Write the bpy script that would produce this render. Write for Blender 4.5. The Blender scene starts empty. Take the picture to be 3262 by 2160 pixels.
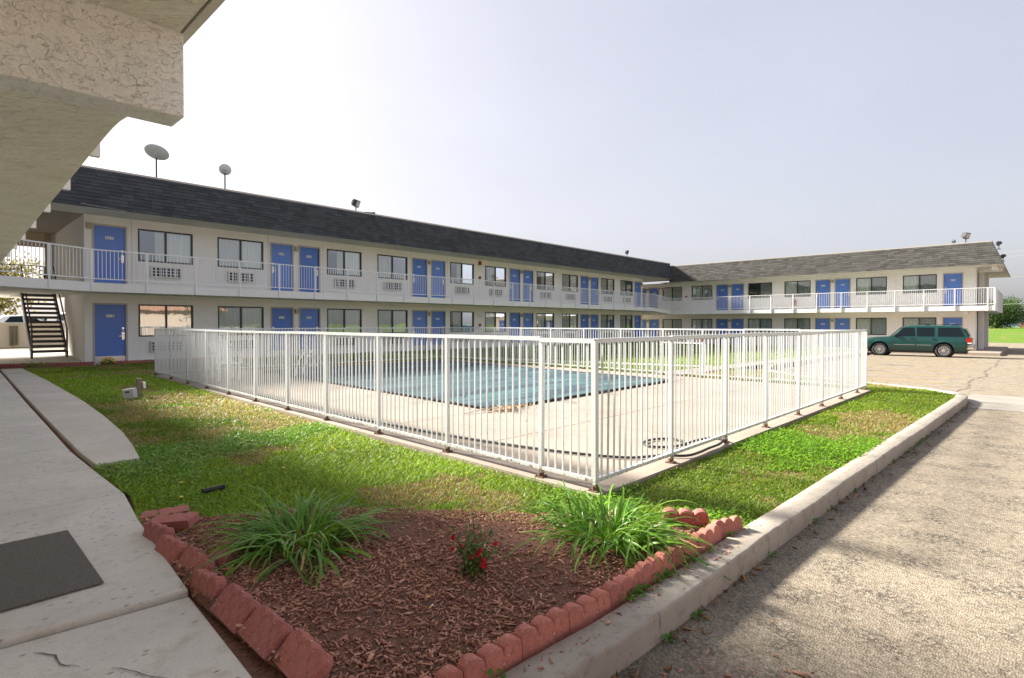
import bpy, bmesh, math, random
import numpy as np
from mathutils import Vector, Matrix, Euler

random.seed(7)
RNG = np.random.default_rng(11)
R = math.radians
PI = math.pi
SC = bpy.context.scene
COL = SC.collection

# ------------------------------------------------------------------ camera, sky, sun, exposure
EYE = 1.34
cam_d = bpy.data.cameras.new('camera')
cam_d.sensor_width = 36.0
cam_d.lens = 1765.0 / 3262.0 * 36.0
cam_d.shift_y = -0.0078
cam_d.clip_start = 0.05
cam_d.clip_end = 3000
cam = bpy.data.objects.new('camera', cam_d)
COL.objects.link(cam)
cam.location = (0, 0, EYE)
cam.rotation_euler = (R(90 - 0.7), 0, R(43.3 - 90))
SC.camera = cam

SUN_DIR = Vector((-0.40, 1.65, 1.0)).normalized()
world = bpy.data.worlds.new('World')
SC.world = world
world.use_nodes = True
wt = world.node_tree
wt.nodes.clear()
w_out = wt.nodes.new('ShaderNodeOutputWorld')
w_bg = wt.nodes.new('ShaderNodeBackground')
w_sky = wt.nodes.new('ShaderNodeTexSky')
w_sky.sky_type = 'NISHITA'
w_sky.sun_disc = False
w_sky.sun_elevation = math.asin(SUN_DIR.z)
w_sky.sun_rotation = math.atan2(SUN_DIR.x, SUN_DIR.y)
w_sky.altitude = 200
w_sky.air_density = 1.0
w_sky.dust_density = 5.5
w_sky.ozone_density = 1.5
w_hsv = wt.nodes.new('ShaderNodeHueSaturation')
w_hsv.inputs['Saturation'].default_value = 0.75
w_gam = wt.nodes.new('ShaderNodeGamma')
w_gam.inputs['Gamma'].default_value = 0.38
w_mul = wt.nodes.new('ShaderNodeVectorMath')
w_mul.operation = 'SCALE'
w_mul.inputs['Scale'].default_value = 1.24
wt.links.new(w_sky.outputs[0], w_hsv.inputs['Color'])
wt.links.new(w_hsv.outputs[0], w_gam.inputs['Color'])
wt.links.new(w_gam.outputs[0], w_mul.inputs[0])
# thin high cirrus: a faint, even veil of brighter streaks over the whole sky
w_tc = wt.nodes.new('ShaderNodeTexCoord')
w_map = wt.nodes.new('ShaderNodeMapping')
w_map.inputs['Scale'].default_value = (1.2, 3.0, 5.0)
w_map.inputs['Rotation'].default_value = (0, 0.2, 0.6)
w_noi = wt.nodes.new('ShaderNodeTexNoise')
w_noi.inputs['Scale'].default_value = 0.9
w_noi.inputs['Detail'].default_value = 6
w_rmp = wt.nodes.new('ShaderNodeMapRange')
w_rmp.inputs['From Min'].default_value = 0.35
w_rmp.inputs['From Max'].default_value = 0.75
w_rmp.inputs['To Min'].default_value = 0.972
w_rmp.inputs['To Max'].default_value = 1.045
w_mul2 = wt.nodes.new('ShaderNodeVectorMath')
w_mul2.operation = 'SCALE'
wt.links.new(w_tc.outputs['Generated'], w_map.inputs[0])
wt.links.new(w_map.outputs[0], w_noi.inputs['Vector'])
wt.links.new(w_noi.outputs['Fac'], w_rmp.inputs['Value'])
wt.links.new(w_mul.outputs[0], w_mul2.inputs[0])
wt.links.new(w_rmp.outputs[0], w_mul2.inputs['Scale'])
w_tint = wt.nodes.new('ShaderNodeMix'); w_tint.data_type = 'RGBA'; w_tint.blend_type = 'MULTIPLY'
w_tint.inputs[0].default_value = 1.0; w_tint.inputs[7].default_value = (0.985, 0.965, 1.02, 1)
wt.links.new(w_mul2.outputs[0], w_tint.inputs[6])
wt.links.new(w_tint.outputs[2], w_bg.inputs['Color'])
w_bg.inputs['Strength'].default_value = 0.12
wt.links.new(w_bg.outputs[0], w_out.inputs['Surface'])

sun_d = bpy.data.lights.new('sun', 'SUN')
sun_d.energy = 5.0
sun_d.angle = R(7.0)
sun_d.color = (1.0, 0.945, 0.85)
sun = bpy.data.objects.new('sun', sun_d)
COL.objects.link(sun)
sun.rotation_euler = (-SUN_DIR).to_track_quat('-Z', 'Y').to_euler()

vs = SC.view_settings
vs.view_transform = 'Standard'
vs.look = 'None'
vs.gamma = 1
vs.exposure = 1.84
vs.use_curve_mapping = False
SC.cycles.max_bounces = 8
SC.cycles.transparent_max_bounces = 16
SC.cycles.caustics_reflective = False
SC.cycles.caustics_refractive = False

# ------------------------------------------------------------------ object helpers
def link(o, parent=None):
    COL.objects.link(o)
    if parent is not None:
        o.parent = parent
    return o

def wloc(o):
    v = Vector((0, 0, 0))
    while o is not None:
        v += o.location
        o = o.parent
    return v

def tag(o, label=None, cat=None, group=None, kind=None):
    if label: o['label'] = label
    if cat: o['category'] = cat
    if group: o['group'] = group
    if kind: o['kind'] = kind
    return o

def thing(name, loc, label=None, cat=None, group=None, kind=None):
    o = bpy.data.objects.new(name, None)
    o.empty_display_size = 0.1
    o.location = loc
    link(o)
    return tag(o, label, cat, group, kind)

def inst(name, mesh, parent=None, loc=(0, 0, 0), rot=None, scale=None, mat4=None):
    """another object that shares a mesh; loc is a world place (parents are not rotated while building)"""
    o = bpy.data.objects.new(name, mesh)
    link(o, parent)
    off = wloc(parent) if parent is not None else Vector((0, 0, 0))
    if mat4 is not None:
        m = mat4.copy()
        m.translation = m.translation - off
        o.matrix_local = m
        return o
    o.location = Vector(loc) - off
    if rot is not None: o.rotation_euler = rot
    if scale is not None: o.scale = scale
    return o

class MB:
    def __init__(self, T=None):
        self.v = []; self.f = []; self.m = []; self.T = T; self.smooth = False
    def add(self, vs, fs, mi=0):
        b = len(self.v)
        if self.T:
            vs = [self.T(*p) for p in vs]
        self.v.extend([tuple(p) for p in vs])
        for f in fs:
            self.f.append(tuple(i + b for i in f)); self.m.append(mi)
        return self
    def box(self, x0, x1, y0, y1, z0, z1, mi=0):
        return self.add([(x0,y0,z0),(x1,y0,z0),(x1,y1,z0),(x0,y1,z0),(x0,y0,z1),(x1,y0,z1),(x1,y1,z1),(x0,y1,z1)],
                 [(0,3,2,1),(4,5,6,7),(0,1,5,4),(1,2,6,5),(2,3,7,6),(3,0,4,7)], mi)
    def bar(self, a, b, w, h, mi=0, up=(0, 0, 1)):
        a = Vector(a); b = Vector(b); d = (b - a).normalized()
        u = Vector(up)
        if abs(d.dot(u)) > 0.98: u = Vector((1, 0, 0))
        s = d.cross(u).normalized() * (w / 2); t = s.cross(d).normalized() * (h / 2)
        pts = [a - s - t, a + s - t, a + s + t, a - s + t, b - s - t, b + s - t, b + s + t, b - s + t]
        return self.add(pts, [(0,1,2,3),(7,6,5,4),(0,4,5,1),(1,5,6,2),(2,6,7,3),(3,7,4,0)], mi)
    def tube(self, pts, r, n=8, mi=0, cap=True):
        pts = [Vector(p) for p in pts]
        rr = r if isinstance(r, (list, tuple)) else [r] * len(pts)
        vs = []; fs = []
        prev = None
        for i, p in enumerate(pts):
            if i == 0: d = pts[1] - pts[0]
            elif i == len(pts) - 1: d = pts[-1] - pts[-2]
            else: d = pts[i + 1] - pts[i - 1]
            d.normalize()
            if prev is None:
                u = Vector((0, 0, 1)) if abs(d.z) < 0.9 else Vector((1, 0, 0))
                s = d.cross(u).normalized()
            else:
                s = (prev - d * prev.dot(d)).normalized()
            prev = s
            t = d.cross(s)
            for k in range(n):
                a = 2 * PI * k / n
                vs.append(p + (s * math.cos(a) + t * math.sin(a)) * rr[i])
        for i in range(len(pts) - 1):
            for k in range(n):
                k2 = (k + 1) % n
                fs.append((i * n + k, i * n + k2, (i + 1) * n + k2, (i + 1) * n + k))
        if cap:
            fs.append(tuple(range(n - 1, -1, -1)))
            fs.append(tuple(range((len(pts) - 1) * n, len(pts) * n)))
        return self.add(vs, fs, mi)
    def prism(self, poly, z0, z1, mi=0):
        n = len(poly)
        vs = [(p[0], p[1], z0) for p in poly] + [(p[0], p[1], z1) for p in poly]
        fs = [tuple(range(n - 1, -1, -1)), tuple(range(n, 2 * n))]
        for i in range(n):
            j = (i + 1) % n
            fs.append((i, j, n + j, n + i))
        return self.add(vs, fs, mi)
    def lathe(self, prof, n=16, c=(0, 0, 0), axis='z', mi=0):
        vs = []; fs = []
        for (r, h) in prof:
            for k in range(n):
                a = 2 * PI * k / n
                x, y = r * math.cos(a), r * math.sin(a)
                if axis == 'z': p = (c[0] + x, c[1] + y, c[2] + h)
                elif axis == 'y': p = (c[0] + x, c[1] + h, c[2] + y)
                else: p = (c[0] + h, c[1] + x, c[2] + y)
                vs.append(p)
        for i in range(len(prof) - 1):
            for k in range(n):
                k2 = (k + 1) % n
                fs.append((i * n + k, i * n + k2, (i + 1) * n + k2, (i + 1) * n + k))
        return self.add(vs, fs, mi)
    def build(self, name, mats, parent=None, smooth=False, local=False, bevel=0):
        me = bpy.data.meshes.new(name)
        off = Vector((0, 0, 0)) if (local or parent is None) else wloc(parent)
        vs = [(p[0] - off.x, p[1] - off.y, p[2] - off.z) for p in self.v]
        me.from_pydata(vs, [], self.f)
        if not isinstance(mats, (list, tuple)): mats = [mats]
        for m in mats: me.materials.append(m)
        if len(mats) > 1:
            me.polygons.foreach_set('material_index', self.m)
        bm = bmesh.new(); bm.from_mesh(me)
        bmesh.ops.recalc_face_normals(bm, faces=bm.faces)
        bm.to_mesh(me); bm.free()
        if smooth:
            me.polygons.foreach_set('use_smooth', [True] * len(me.polygons))
        o = bpy.data.objects.new(name, me)
        link(o, parent)
        if bevel:
            md = o.modifiers.new('bevel', 'BEVEL'); md.width = bevel; md.segments = 2; md.limit_method = 'ANGLE'
        return o

def np_mesh(name, V, F, mats, parent=None, smooth=False, colors=None, n=3):
    """numpy arrays -> one mesh object (F is k x n)"""
    me = bpy.data.meshes.new(name)
    V = np.asarray(V, np.float32); F = np.asarray(F, np.int32)
    me.vertices.add(len(V)); me.vertices.foreach_set('co', V.ravel())
    me.loops.add(F.size); me.loops.foreach_set('vertex_index', F.ravel())
    me.polygons.add(len(F))
    me.polygons.foreach_set('loop_start', np.arange(0, F.size, F.shape[1], dtype=np.int32))
    me.polygons.foreach_set('loop_total', np.full(len(F), F.shape[1], np.int32))
    if smooth: me.polygons.foreach_set('use_smooth', np.ones(len(F), bool))
    if colors is not None:
        at = me.color_attributes.new('Col', 'FLOAT_COLOR', 'POINT')
        c4 = np.ones((len(V), 4), np.float32); c4[:, :3] = colors
        at.data.foreach_set('color', c4.ravel())
    for m in (mats if isinstance(mats, (list, tuple)) else [mats]): me.materials.append(m)
    me.update(); me.validate()
    o = bpy.data.objects.new(name, me)
    link(o, parent)
    return o

# ------------------------------------------------------------------ materials
class NT:
    def __init__(self, name):
        self.m = bpy.data.materials.new(name); self.m.use_nodes = True
        self.t = self.m.node_tree
        self.b = self.t.nodes['Principled BSDF']
        self.out = self.t.nodes['Material Output']
    def n(self, typ, **kw):
        nd = self.t.nodes.new('ShaderNode' + typ)
        for k, v in kw.items():
            if k in nd.inputs: nd.inputs[k].default_value = v
            else: setattr(nd, k, v)
        return nd
    def l(self, a, b): self.t.links.new(a, b)
    def coord(self, scale=(1, 1, 1), rot=(0, 0, 0), world=False):
        if world:
            g = self.n('NewGeometry'); src = g.outputs['Position']
        else:
            g = self.n('TexCoord'); src = g.outputs['Object']
        mp = self.n('Mapping'); mp.inputs['Scale'].default_value = scale; mp.inputs['Rotation'].default_value = rot
        self.l(src, mp.inputs['Vector'])
        return mp.outputs[0]
    def noise(self, vec, scale, detail=4, rough=0.55, dist=0.0):
        nd = self.n('TexNoise', Scale=scale, Detail=detail, Roughness=rough, Distortion=dist)
        if vec is not None: self.l(vec, nd.inputs['Vector'])
        return nd.outputs['Fac']
    def vor(self, vec, scale, feature='F1', out='Distance', dim='3D'):
        nd = self.n('TexVoronoi', Scale=scale); nd.feature = feature; nd.voronoi_dimensions = dim
        if vec is not None: self.l(vec, nd.inputs['Vector'])
        return nd.outputs[out]
    def ramp(self, fac, stops):
        nd = self.n('ValToRGB'); e = nd.color_ramp.elements
        while len(e) < len(stops): e.new(0.5)
        for el, (p, c) in zip(e, stops):
            el.position = p; el.color = (c[0], c[1], c[2], 1) if not isinstance(c, (int, float)) else (c, c, c, 1)
        self.l(fac, nd.inputs['Fac'])
        return nd.outputs['Color']
    def rng(self, v, a, b, c, d):
        nd = self.n('MapRange'); nd.inputs['From Min'].default_value = a; nd.inputs['From Max'].default_value = b
        nd.inputs['To Min'].default_value = c; nd.inputs['To Max'].default_value = d
        self.l(v, nd.inputs['Value']); return nd.outputs[0]
    def math(self, op, a, b=None):
        nd = self.n('Math'); nd.operation = op
        for i, x in enumerate((a, b)):
            if x is None: continue
            if isinstance(x, (int, float)): nd.inputs[i].default_value = x
            else: self.l(x, nd.inputs[i])
        return nd.outputs[0]
    def mix(self, fac, a, b, mode='MIX'):
        nd = self.n('Mix'); nd.data_type = 'RGBA'; nd.blend_type = mode
        for s, x in ((nd.inputs[0], fac), (nd.inputs[6], a), (nd.inputs[7], b)):
            if isinstance(x, (int, float)): s.default_value = x
            elif isinstance(x, tuple): s.default_value = (x[0], x[1], x[2], 1)
            else: self.l(x, s)
        return nd.outputs[2]
    def col(self, c):
        if isinstance(c, tuple): self.b.inputs['Base Color'].default_value = (c[0], c[1], c[2], 1)
        else: self.l(c, self.b.inputs['Base Color'])
        return self
    def bump(self, h, strength=0.3, dist=0.01, prev=None):
        nd = self.n('Bump', Strength=strength, Distance=dist)
        self.l(h, nd.inputs['Height'])
        if prev is not None: self.l(prev, nd.inputs['Normal'])
        self.l(nd.outputs[0], self.b.inputs['Normal'])
        return nd.outputs[0]
    def set(self, rough=None, metal=None, spec=None, **kw):
        if rough is not None: self.b.inputs['Roughness'].default_value = rough
        if metal is not None: self.b.inputs['Metallic'].default_value = metal
        if spec is not None: self.b.inputs['Specular IOR Level'].default_value = spec
        for k, v in kw.items(): self.b.inputs[k.replace('_', ' ')].default_value = v
        return self

def plain(name, c, rough=0.5, metal=0.0, var=0.06, scale=6, bump=0.0, spec=0.5):
    n = NT(name); v = n.coord()
    f = n.noise(v, scale, 5)
    n.col(n.mix(f, tuple(x * (1 - var) for x in c), tuple(min(1, x * (1 + var)) for x in c)))
    n.set(rough, metal, spec)
    if bump: n.bump(n.noise(v, scale * 20, 3), bump, 0.004)
    return n.m

def mk_stucco(name, c, scale=55, strength=0.55, dirt=0.25):
    n = NT(name); v = n.coord()
    big = n.noise(v, 0.7, 5); fine = n.noise(v, scale, 4, 0.6); mid = n.noise(v, 6, 5, 0.6)
    base = n.mix(big, tuple(x * 0.93 for x in c), tuple(min(1, x * 1.05) for x in c))
    base = n.mix(n.rng(mid, 0.45, 0.75, 0, dirt), base, tuple(x * y for x, y in zip(c, (0.80, 0.77, 0.72))))
    run = n.noise(n.coord((3.0, 3.0, 0.25)), 1.6, 5, 0.6)
    base = n.mix(n.rng(run, 0.56, 0.74, 0, dirt * 1.1), base, tuple(x * y for x, y in zip(c, (0.72, 0.68, 0.60))))
    base = n.mix(n.rng(fine, 0.3, 0.52, 0.20, 0), base, tuple(x * 0.55 for x in c))
    n.col(base).set(0.92, 0, 0.2)
    n.bump(fine, strength, 0.012)
    return n.m

def mk_trowel(name, c, stretch=(1, 1, 1), scale=7, strength=1.0, rot=(0, 0, 0), dash=1.0):
    """trowelled stucco: fine grain, low lumps and a few short broken ridges"""
    n = NT(name); v0 = n.coord((1, 1, 1), rot); mp = n.n('Mapping'); mp.inputs['Scale'].default_value = stretch
    n.l(v0, mp.inputs['Vector']); v = mp.outputs[0]
    lump = n.noise(v, scale, 4, 0.5, 0.2)
    mid = n.noise(v, scale * 2.6, 4, 0.6, 0.3)
    grain = n.noise(v0, 130, 3, 0.6)
    gate = n.noise(v, scale * 0.45, 3, 0.5)
    ridge = n.ramp(lump, [(0.47, 0.0), (0.495, 0.0), (0.51, 1.0), (0.60, 0.75), (0.70, 0.9)])
    crev = n.math('MULTIPLY', n.ramp(lump, [(0.482, 0.0), (0.4975, 1.0), (0.512, 0.0)]), n.rng(mid, 0.55, 0.63, 0.0, 0.45))
    relief_shade = n.ramp(lump, [(0.44, 0.0), (0.49, 0.30), (0.515, 0.0), (0.60, 0.0), (0.68, 0.22)])
    crev = n.math('MAXIMUM', crev, relief_shade)
    pit = n.rng(mid, 0.575, 0.65, 0, 0.9)
    pit = n.math('MULTIPLY', pit, n.rng(gate, 0.42, 0.58, 0.1, 1.0))
    h = n.math('ADD', n.math('ADD', n.math('MULTIPLY', ridge, 0.5), n.math('MULTIPLY', mid, 0.5)), n.math('MULTIPLY', grain, 0.25))
    big = n.noise(n.coord(), 1.3, 5, 0.6)
    base = n.mix(n.rng(big, 0.35, 0.65, 0, 1), tuple(x * 0.90 for x in c), tuple(min(1, x * 1.03) for x in c))
    wat = n.noise(n.coord((1.0, 1.0, 0.5)), 2.6, 6, 0.7)
    base = n.mix(n.rng(wat, 0.52, 0.72, 0, 0.35), base, tuple(x * y for x, y in zip(c, (0.80, 0.72, 0.55))))
    base = n.mix(n.rng(grain, 0.30, 0.50, 0.16, 0.0), base, tuple(x * 0.5 for x in c))
    base = n.mix(n.math('MULTIPLY', n.math('MAXIMUM', crev, pit), 0.62 * dash), base, tuple(x * y for x, y in zip(c, (0.42, 0.35, 0.27))))  # shading of the stucco relief, put into the colour
    n.col(base).set(0.9, 0, 0.2)
    n.bump(h, strength, 0.016)
    return n.m

def mk_concrete(name, c, speck=0.5, stain=0.35, scale=1.0):
    n = NT(name); v = n.coord()
    big = n.noise(v, 0.9 * scale, 6, 0.6); mid = n.noise(v, 7 * scale, 6, 0.65); fine = n.noise(v, 120, 3, 0.6)
    base = n.mix(n.rng(big, 0.3, 0.7, 0, 1), tuple(x * 0.82 for x in c), tuple(min(1, x * 1.10) for x in c))
    base = n.mix(n.rng(mid, 0.52, 0.72, 0, stain), base, tuple(x * y for x, y in zip(c, (0.62, 0.56, 0.47))))
    base = n.mix(n.rng(fine, 0.30, 0.44, 0.55, 0), base, tuple(x * 0.5 for x in c))
    vo = n.vor(n.coord((1, 1.8, 1)), 7, 'F1', dim='2D')
    gate = n.noise(v, 3.1, 3)
    vo2 = n.vor(n.coord((1.4, 1, 1)), 26, 'F1', dim='2D')
    sp = n.math('MULTIPLY', n.rng(vo, 0.05, 0.11, speck * 0.8, 0), n.rng(gate, 0.46, 0.54, 0, 1))
    pit = n.noise(n.coord((1.0, 1.7, 1.0)), 30, 3, 0.6); pg = n.noise(v, 1.7, 4, 0.6)
    sp = n.math('MAXIMUM', sp, n.math('MULTIPLY', n.rng(pit, 0.64, 0.70, 0, speck * 0.75), n.rng(pg, 0.44, 0.60, 0, 1)))
    blot = n.noise(v, 2.4, 6, 0.7)
    base = n.mix(n.rng(blot, 0.55, 0.70, 0, stain * 0.8), base, tuple(x * y for x, y in zip(c, (0.70, 0.66, 0.60))))
    base = n.mix(sp, base, tuple(x * 0.32 for x in c))
    n.col(base).set(0.9, 0, 0.25)
    h = n.math('ADD', n.math('MULTIPLY', fine, 0.5), n.math('MULTIPLY', mid, 0.6))
    n.bump(h, 0.35, 0.006)
    return n.m

def mk_asphalt(name):
    n = NT(name); v = n.coord(world=True)
    vo = n.n('TexVoronoi', Scale=95); vo.voronoi_dimensions = '2D'; n.l(v, vo.inputs['Vector'])
    vo2 = n.n('TexVoronoi', Scale=48); n.l(v, vo2.inputs['Vector'])
    stone = n.ramp(vo.outputs['Color'], [(0.0, (0.06, 0.052, 0.044)), (0.2, (0.205, 0.168, 0.122)), (0.55, (0.325, 0.272, 0.200)), (0.85, (0.41, 0.352, 0.268)), (1.0, (0.56, 0.52, 0.45))])
    gap = n.rng(n.noise(v, 150, 2, 0.6), 0.50, 0.66, 0, 0.55)
    base = n.mix(gap, stone, (0.085, 0.072, 0.06))
    patch = n.noise(v, 4.0, 6, 0.7); fine = n.noise(v, 38, 4, 0.65)
    dark = n.math('MULTIPLY', n.rng(patch, 0.45, 0.64, 0, 1), n.rng(fine, 0.47, 0.54, 0, 1))
    base = n.mix(n.math('MULTIPLY', dark, 0.95), base, (0.05, 0.047, 0.045))
    big = n.noise(v, 0.5, 5, 0.6)
    base = n.mix(n.rng(big, 0.35, 0.7, 0.0, 0.35), base, (0.25, 0.20, 0.15))
    # darker strip along the kerb foot and the soil spilt at the near corner (ragged edges)
    sep = n.n('SeparateXYZ'); n.l(v, sep.inputs[0])
    wob = n.math('MULTIPLY', n.math('SUBTRACT', n.noise(v, 2.3, 5, 0.65), 0.5), 0.5)
    line = n.math('ADD', n.math('ADD', sep.outputs[1], n.math('MULTIPLY', sep.outputs[0], 0.034)), wob)
    gut = n.rng(line, 1.0, 1.28, 0, 0.32)
    inx = n.math('LESS_THAN', sep.outputs[0], 13.8)
    base = n.mix(n.math('MULTIPLY', gut, inx), base, (0.075, 0.068, 0.062))
    nr = n.math('SQRT', n.math('ADD', n.math('POWER', n.math('SUBTRACT', sep.outputs[0], 1.75), 2.0), n.math('POWER', n.math('SUBTRACT', sep.outputs[1], 0.75), 2.0)))
    soil = n.rng(n.math('ADD', nr, wob), 0.25, 0.80, 0.4, 0)
    base = n.mix(soil, base, (0.10, 0.062, 0.042))
    n.col(base).set(0.93, 0, 0.2)
    h = n.math('SUBTRACT', 1.0, vo.outputs['Distance'])
    h = n.math('ADD', h, n.math('MULTIPLY', dark, -0.7))
    n.bump(h, 0.55, 0.007)
    return n.m

def mk_paint(name, c, rust=True, rough=0.38, zlow=0.12):
    """white painted steel, dirt and rust near the foot and in random chips"""
    n = NT(name); g = n.n('NewGeometry'); v = n.coord(world=True)
    sep = n.n('SeparateXYZ'); n.l(g.outputs['Position'], sep.inputs[0])
    f = n.noise(v, 4.5, 5, 0.6); ch = n.noise(v, 26, 5, 0.7)
    base = n.mix(f, tuple(x * 0.90 for x in c), c)
    if rust:
        drt = n.math('MULTIPLY', n.rng(sep.outputs[2], 0.05, 0.45, 0.5, 0.0), n.rng(ch, 0.35, 0.65, 0.1, 1))
        base = n.mix(drt, base, (0.36, 0.33, 0.27))
        low = n.rng(sep.outputs[2], 0.03, zlow, 0.32, 0.0)
        rs = n.rng(n.math('ADD', ch, low), 0.67, 0.74, 0, 0.85)
        base = n.mix(rs, base, (0.13, 0.065, 0.03))
    n.col(base).set(rough, 0, 0.5)
    n.bump(ch, 0.08, 0.002)
    return n.m

def mk_shingle(name, dark, light):
    n = NT(name); v = n.coord(world=True)
    g = n.n('NewGeometry'); oi = n.n('ObjectInfo')
    r = n.math('FRACT', n.math('ADD', g.outputs['Random Per Island'], oi.outputs['Random']))
    base = n.ramp(r, [(0.0, dark), (0.5, tuple((a + b) / 2 for a, b in zip(dark, light))), (1.0, light)])
    gr = n.noise(v, 190, 3, 0.7)
    base = n.mix(n.rng(gr, 0.35, 0.65, 0, 0.6), base, tuple(x * 0.45 for x in dark))
    big = n.noise(v, 1.3, 4)
    base = n.mix(n.rng(big, 0.4, 0.7, 0, 0.15), base, tuple(x * 1.25 for x in light))
    n.col(base).set(0.95, 0, 0.15)
    n.bump(gr, 0.4, 0.004)
    return n.m

def mk_glass(name, tint=(0.9, 0.95, 0.94), boost=0.14):
    n = NT(name); t = n.t
    t.nodes.remove(n.b)
    tr = n.n('BsdfTransparent'); tr.inputs['Color'].default_value = (*tint, 1)
    gl = n.n('BsdfGlossy'); gl.inputs['Roughness'].default_value = 0.015
    gl.inputs['Color'].default_value = (0.92, 0.95, 1.0, 1)
    fr = n.n('Fresnel'); fr.inputs['IOR'].default_value = 1.52
    fac = n.math('MINIMUM', n.math('ADD', n.math('MULTIPLY', fr.outputs[0], 1.7), boost), 1.0)
    bp = n.n('Bump', Strength=0.05, Distance=0.02)
    n.l(n.noise(n.coord(world=True), 1.7, 2), bp.inputs['Height'])
    n.l(bp.outputs[0], gl.inputs['Normal'])
    mx = n.n('MixShader'); n.l(fac, mx.inputs[0]); n.l(tr.outputs[0], mx.inputs[1]); n.l(gl.outputs[0], mx.inputs[2])
    n.l(mx.outputs[0], n.out.inputs['Surface'])
    return n.m

def mk_leaf(name, c, c2, trans=0.35, use_attr=False, rough=0.45):
    n = NT(name)
    if use_attr:
        a = n.n('Attribute'); a.attribute_name = 'Col'; base = a.outputs['Color']
    else:
        g = n.n('NewGeometry'); oi = n.n('ObjectInfo')
        r = n.math('FRACT', n.math('ADD', g.outputs['Random Per Island'], oi.outputs['Random']))
        base = n.mix(r, c, c2)
    n.col(base).set(rough, 0, 0.35)
    tl = n.n('BsdfTranslucent'); n.l(n.mix(1.0, base, (1.0, 0.98, 0.55), 'MULTIPLY'), tl.inputs['Color'])
    mx = n.n('MixShader'); mx.inputs[0].default_value = trans
    n.l(n.b.outputs[0], mx.inputs[1]); n.l(tl.outputs[0], mx.inputs[2]); n.l(mx.outputs[0], n.out.inputs['Surface'])
    return n.m

def mk_soil_grass(name, world=True):
    n = NT(name); v = n.coord(world=True)
    big = n.noise(v, 0.55, 5, 0.6); mid = n.noise(v, 3.5, 6, 0.7); fine = n.noise(v, 60, 4, 0.7)
    grn = n.mix(n.rng(fine, 0.3, 0.7, 0, 1), (0.05, 0.105, 0.012), (0.16, 0.29, 0.035))
    brn = n.mix(n.rng(fine, 0.3, 0.7, 0, 1), (0.15, 0.105, 0.05), (0.36, 0.26, 0.135))
    f = n.rng(n.math('ADD', n.math('MULTIPLY', big, 0.5), n.math('MULTIPLY', mid, 0.5)), 0.50, 0.60, 0, 0.75)
    n.col(n.mix(f, grn, brn)).set(0.95, 0, 0.1)
    n.bump(fine, 0.8, 0.03)
    return n.m

MT = {}
MT['wall'] = mk_stucco('wall stucco', (0.87, 0.855, 0.835))
MT['wall_side'] = MT['wall']
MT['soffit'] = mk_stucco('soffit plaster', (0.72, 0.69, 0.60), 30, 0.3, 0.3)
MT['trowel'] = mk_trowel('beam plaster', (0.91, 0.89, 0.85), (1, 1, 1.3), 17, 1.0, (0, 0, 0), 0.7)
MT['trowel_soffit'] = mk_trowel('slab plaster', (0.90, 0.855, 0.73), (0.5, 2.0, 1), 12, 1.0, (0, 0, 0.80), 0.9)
MT['fascia'] = mk_stucco('fascia paint', (0.82, 0.815, 0.80), 40, 0.3, 0.15)
nd_ = NT('blue door paint'); oi_ = nd_.n('ObjectInfo'); vd_ = nd_.coord(world=True)
cd_ = nd_.mix(oi_.outputs['Random'], (0.070, 0.170, 0.56), (0.125, 0.255, 0.70))
cd_ = nd_.mix(nd_.rng(nd_.noise(vd_, 2.2, 5, 0.6), 0.4, 0.75, 0, 0.4), cd_, (0.125, 0.24, 0.62))
cd_ = nd_.mix(nd_.rng(nd_.noise(nd_.coord((1, 1, 0.3), (0, 0, 0), True), 14, 5, 0.7), 0.60, 0.72, 0, 0.35), cd_, (0.07, 0.12, 0.30))
nd_.col(cd_).set(0.45, 0, 0.5); MT['door'] = nd_.m
MT['jamb'] = plain('door jamb paint', (0.47, 0.42, 0.38), 0.55)
MT['plate'] = plain('number plate white', (0.80, 0.80, 0.80), 0.4)
MT['ink'] = plain('black ink', (0.02, 0.02, 0.02), 0.5)
MT['chrome'] = plain('brushed nickel', (0.72, 0.72, 0.72), 0.28, 0.9, 0.03)
MT['kick'] = plain('kick plate steel', (0.62, 0.62, 0.60), 0.35, 0.6, 0.05)
MT['bronze'] = plain('dark bronze frame', (0.045, 0.04, 0.04), 0.45)
MT['glass'] = mk_glass('window glass')
MT['curtain'] = mk_leaf('curtain cloth', (0.80, 0.78, 0.72), (0.86, 0.85, 0.80), 0.15, rough=0.9)
MT['curtain_green'] = mk_leaf('curtain lining cloth', (0.80, 0.85, 0.75), (0.86, 0.88, 0.80), 0.15, rough=0.9)
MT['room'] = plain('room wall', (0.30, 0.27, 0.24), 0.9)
MT['white'] = mk_paint('white railing paint', (0.83, 0.83, 0.84), rust=False)
MT['fence'] = mk_paint('white fence paint', (0.68, 0.695, 0.71), rust=True)
MT['rust'] = plain('rusted steel', (0.14, 0.08, 0.05), 0.9, 0, 0.4, 40)
MT['ac'] = plain('air conditioner housing', (0.62, 0.60, 0.57), 0.5)
MT['acdark'] = plain('air conditioner dark louvres', (0.03, 0.03, 0.035), 0.5)
MT['lamp'] = plain('lamp housing olive', (0.42, 0.37, 0.22), 0.4)
MT['red'] = plain('red plastic', (0.30, 0.025, 0.03), 0.4)
MT['shingle'] = mk_shingle('charcoal shingle', (0.058, 0.061, 0.067), (0.098, 0.102, 0.110))
MT['shingle_warm'] = mk_shingle('weathered grey shingle', (0.058, 0.056, 0.052), (0.115, 0.110, 0.100))
MT['drip'] = plain('drip edge metal', (0.50, 0.45, 0.40), 0.5)
MT['roofdeck'] = plain('roof felt', (0.05, 0.05, 0.055), 0.95)
MT['concrete'] = mk_concrete('sidewalk concrete', (0.68, 0.635, 0.56), 1.0, 0.55)
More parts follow.
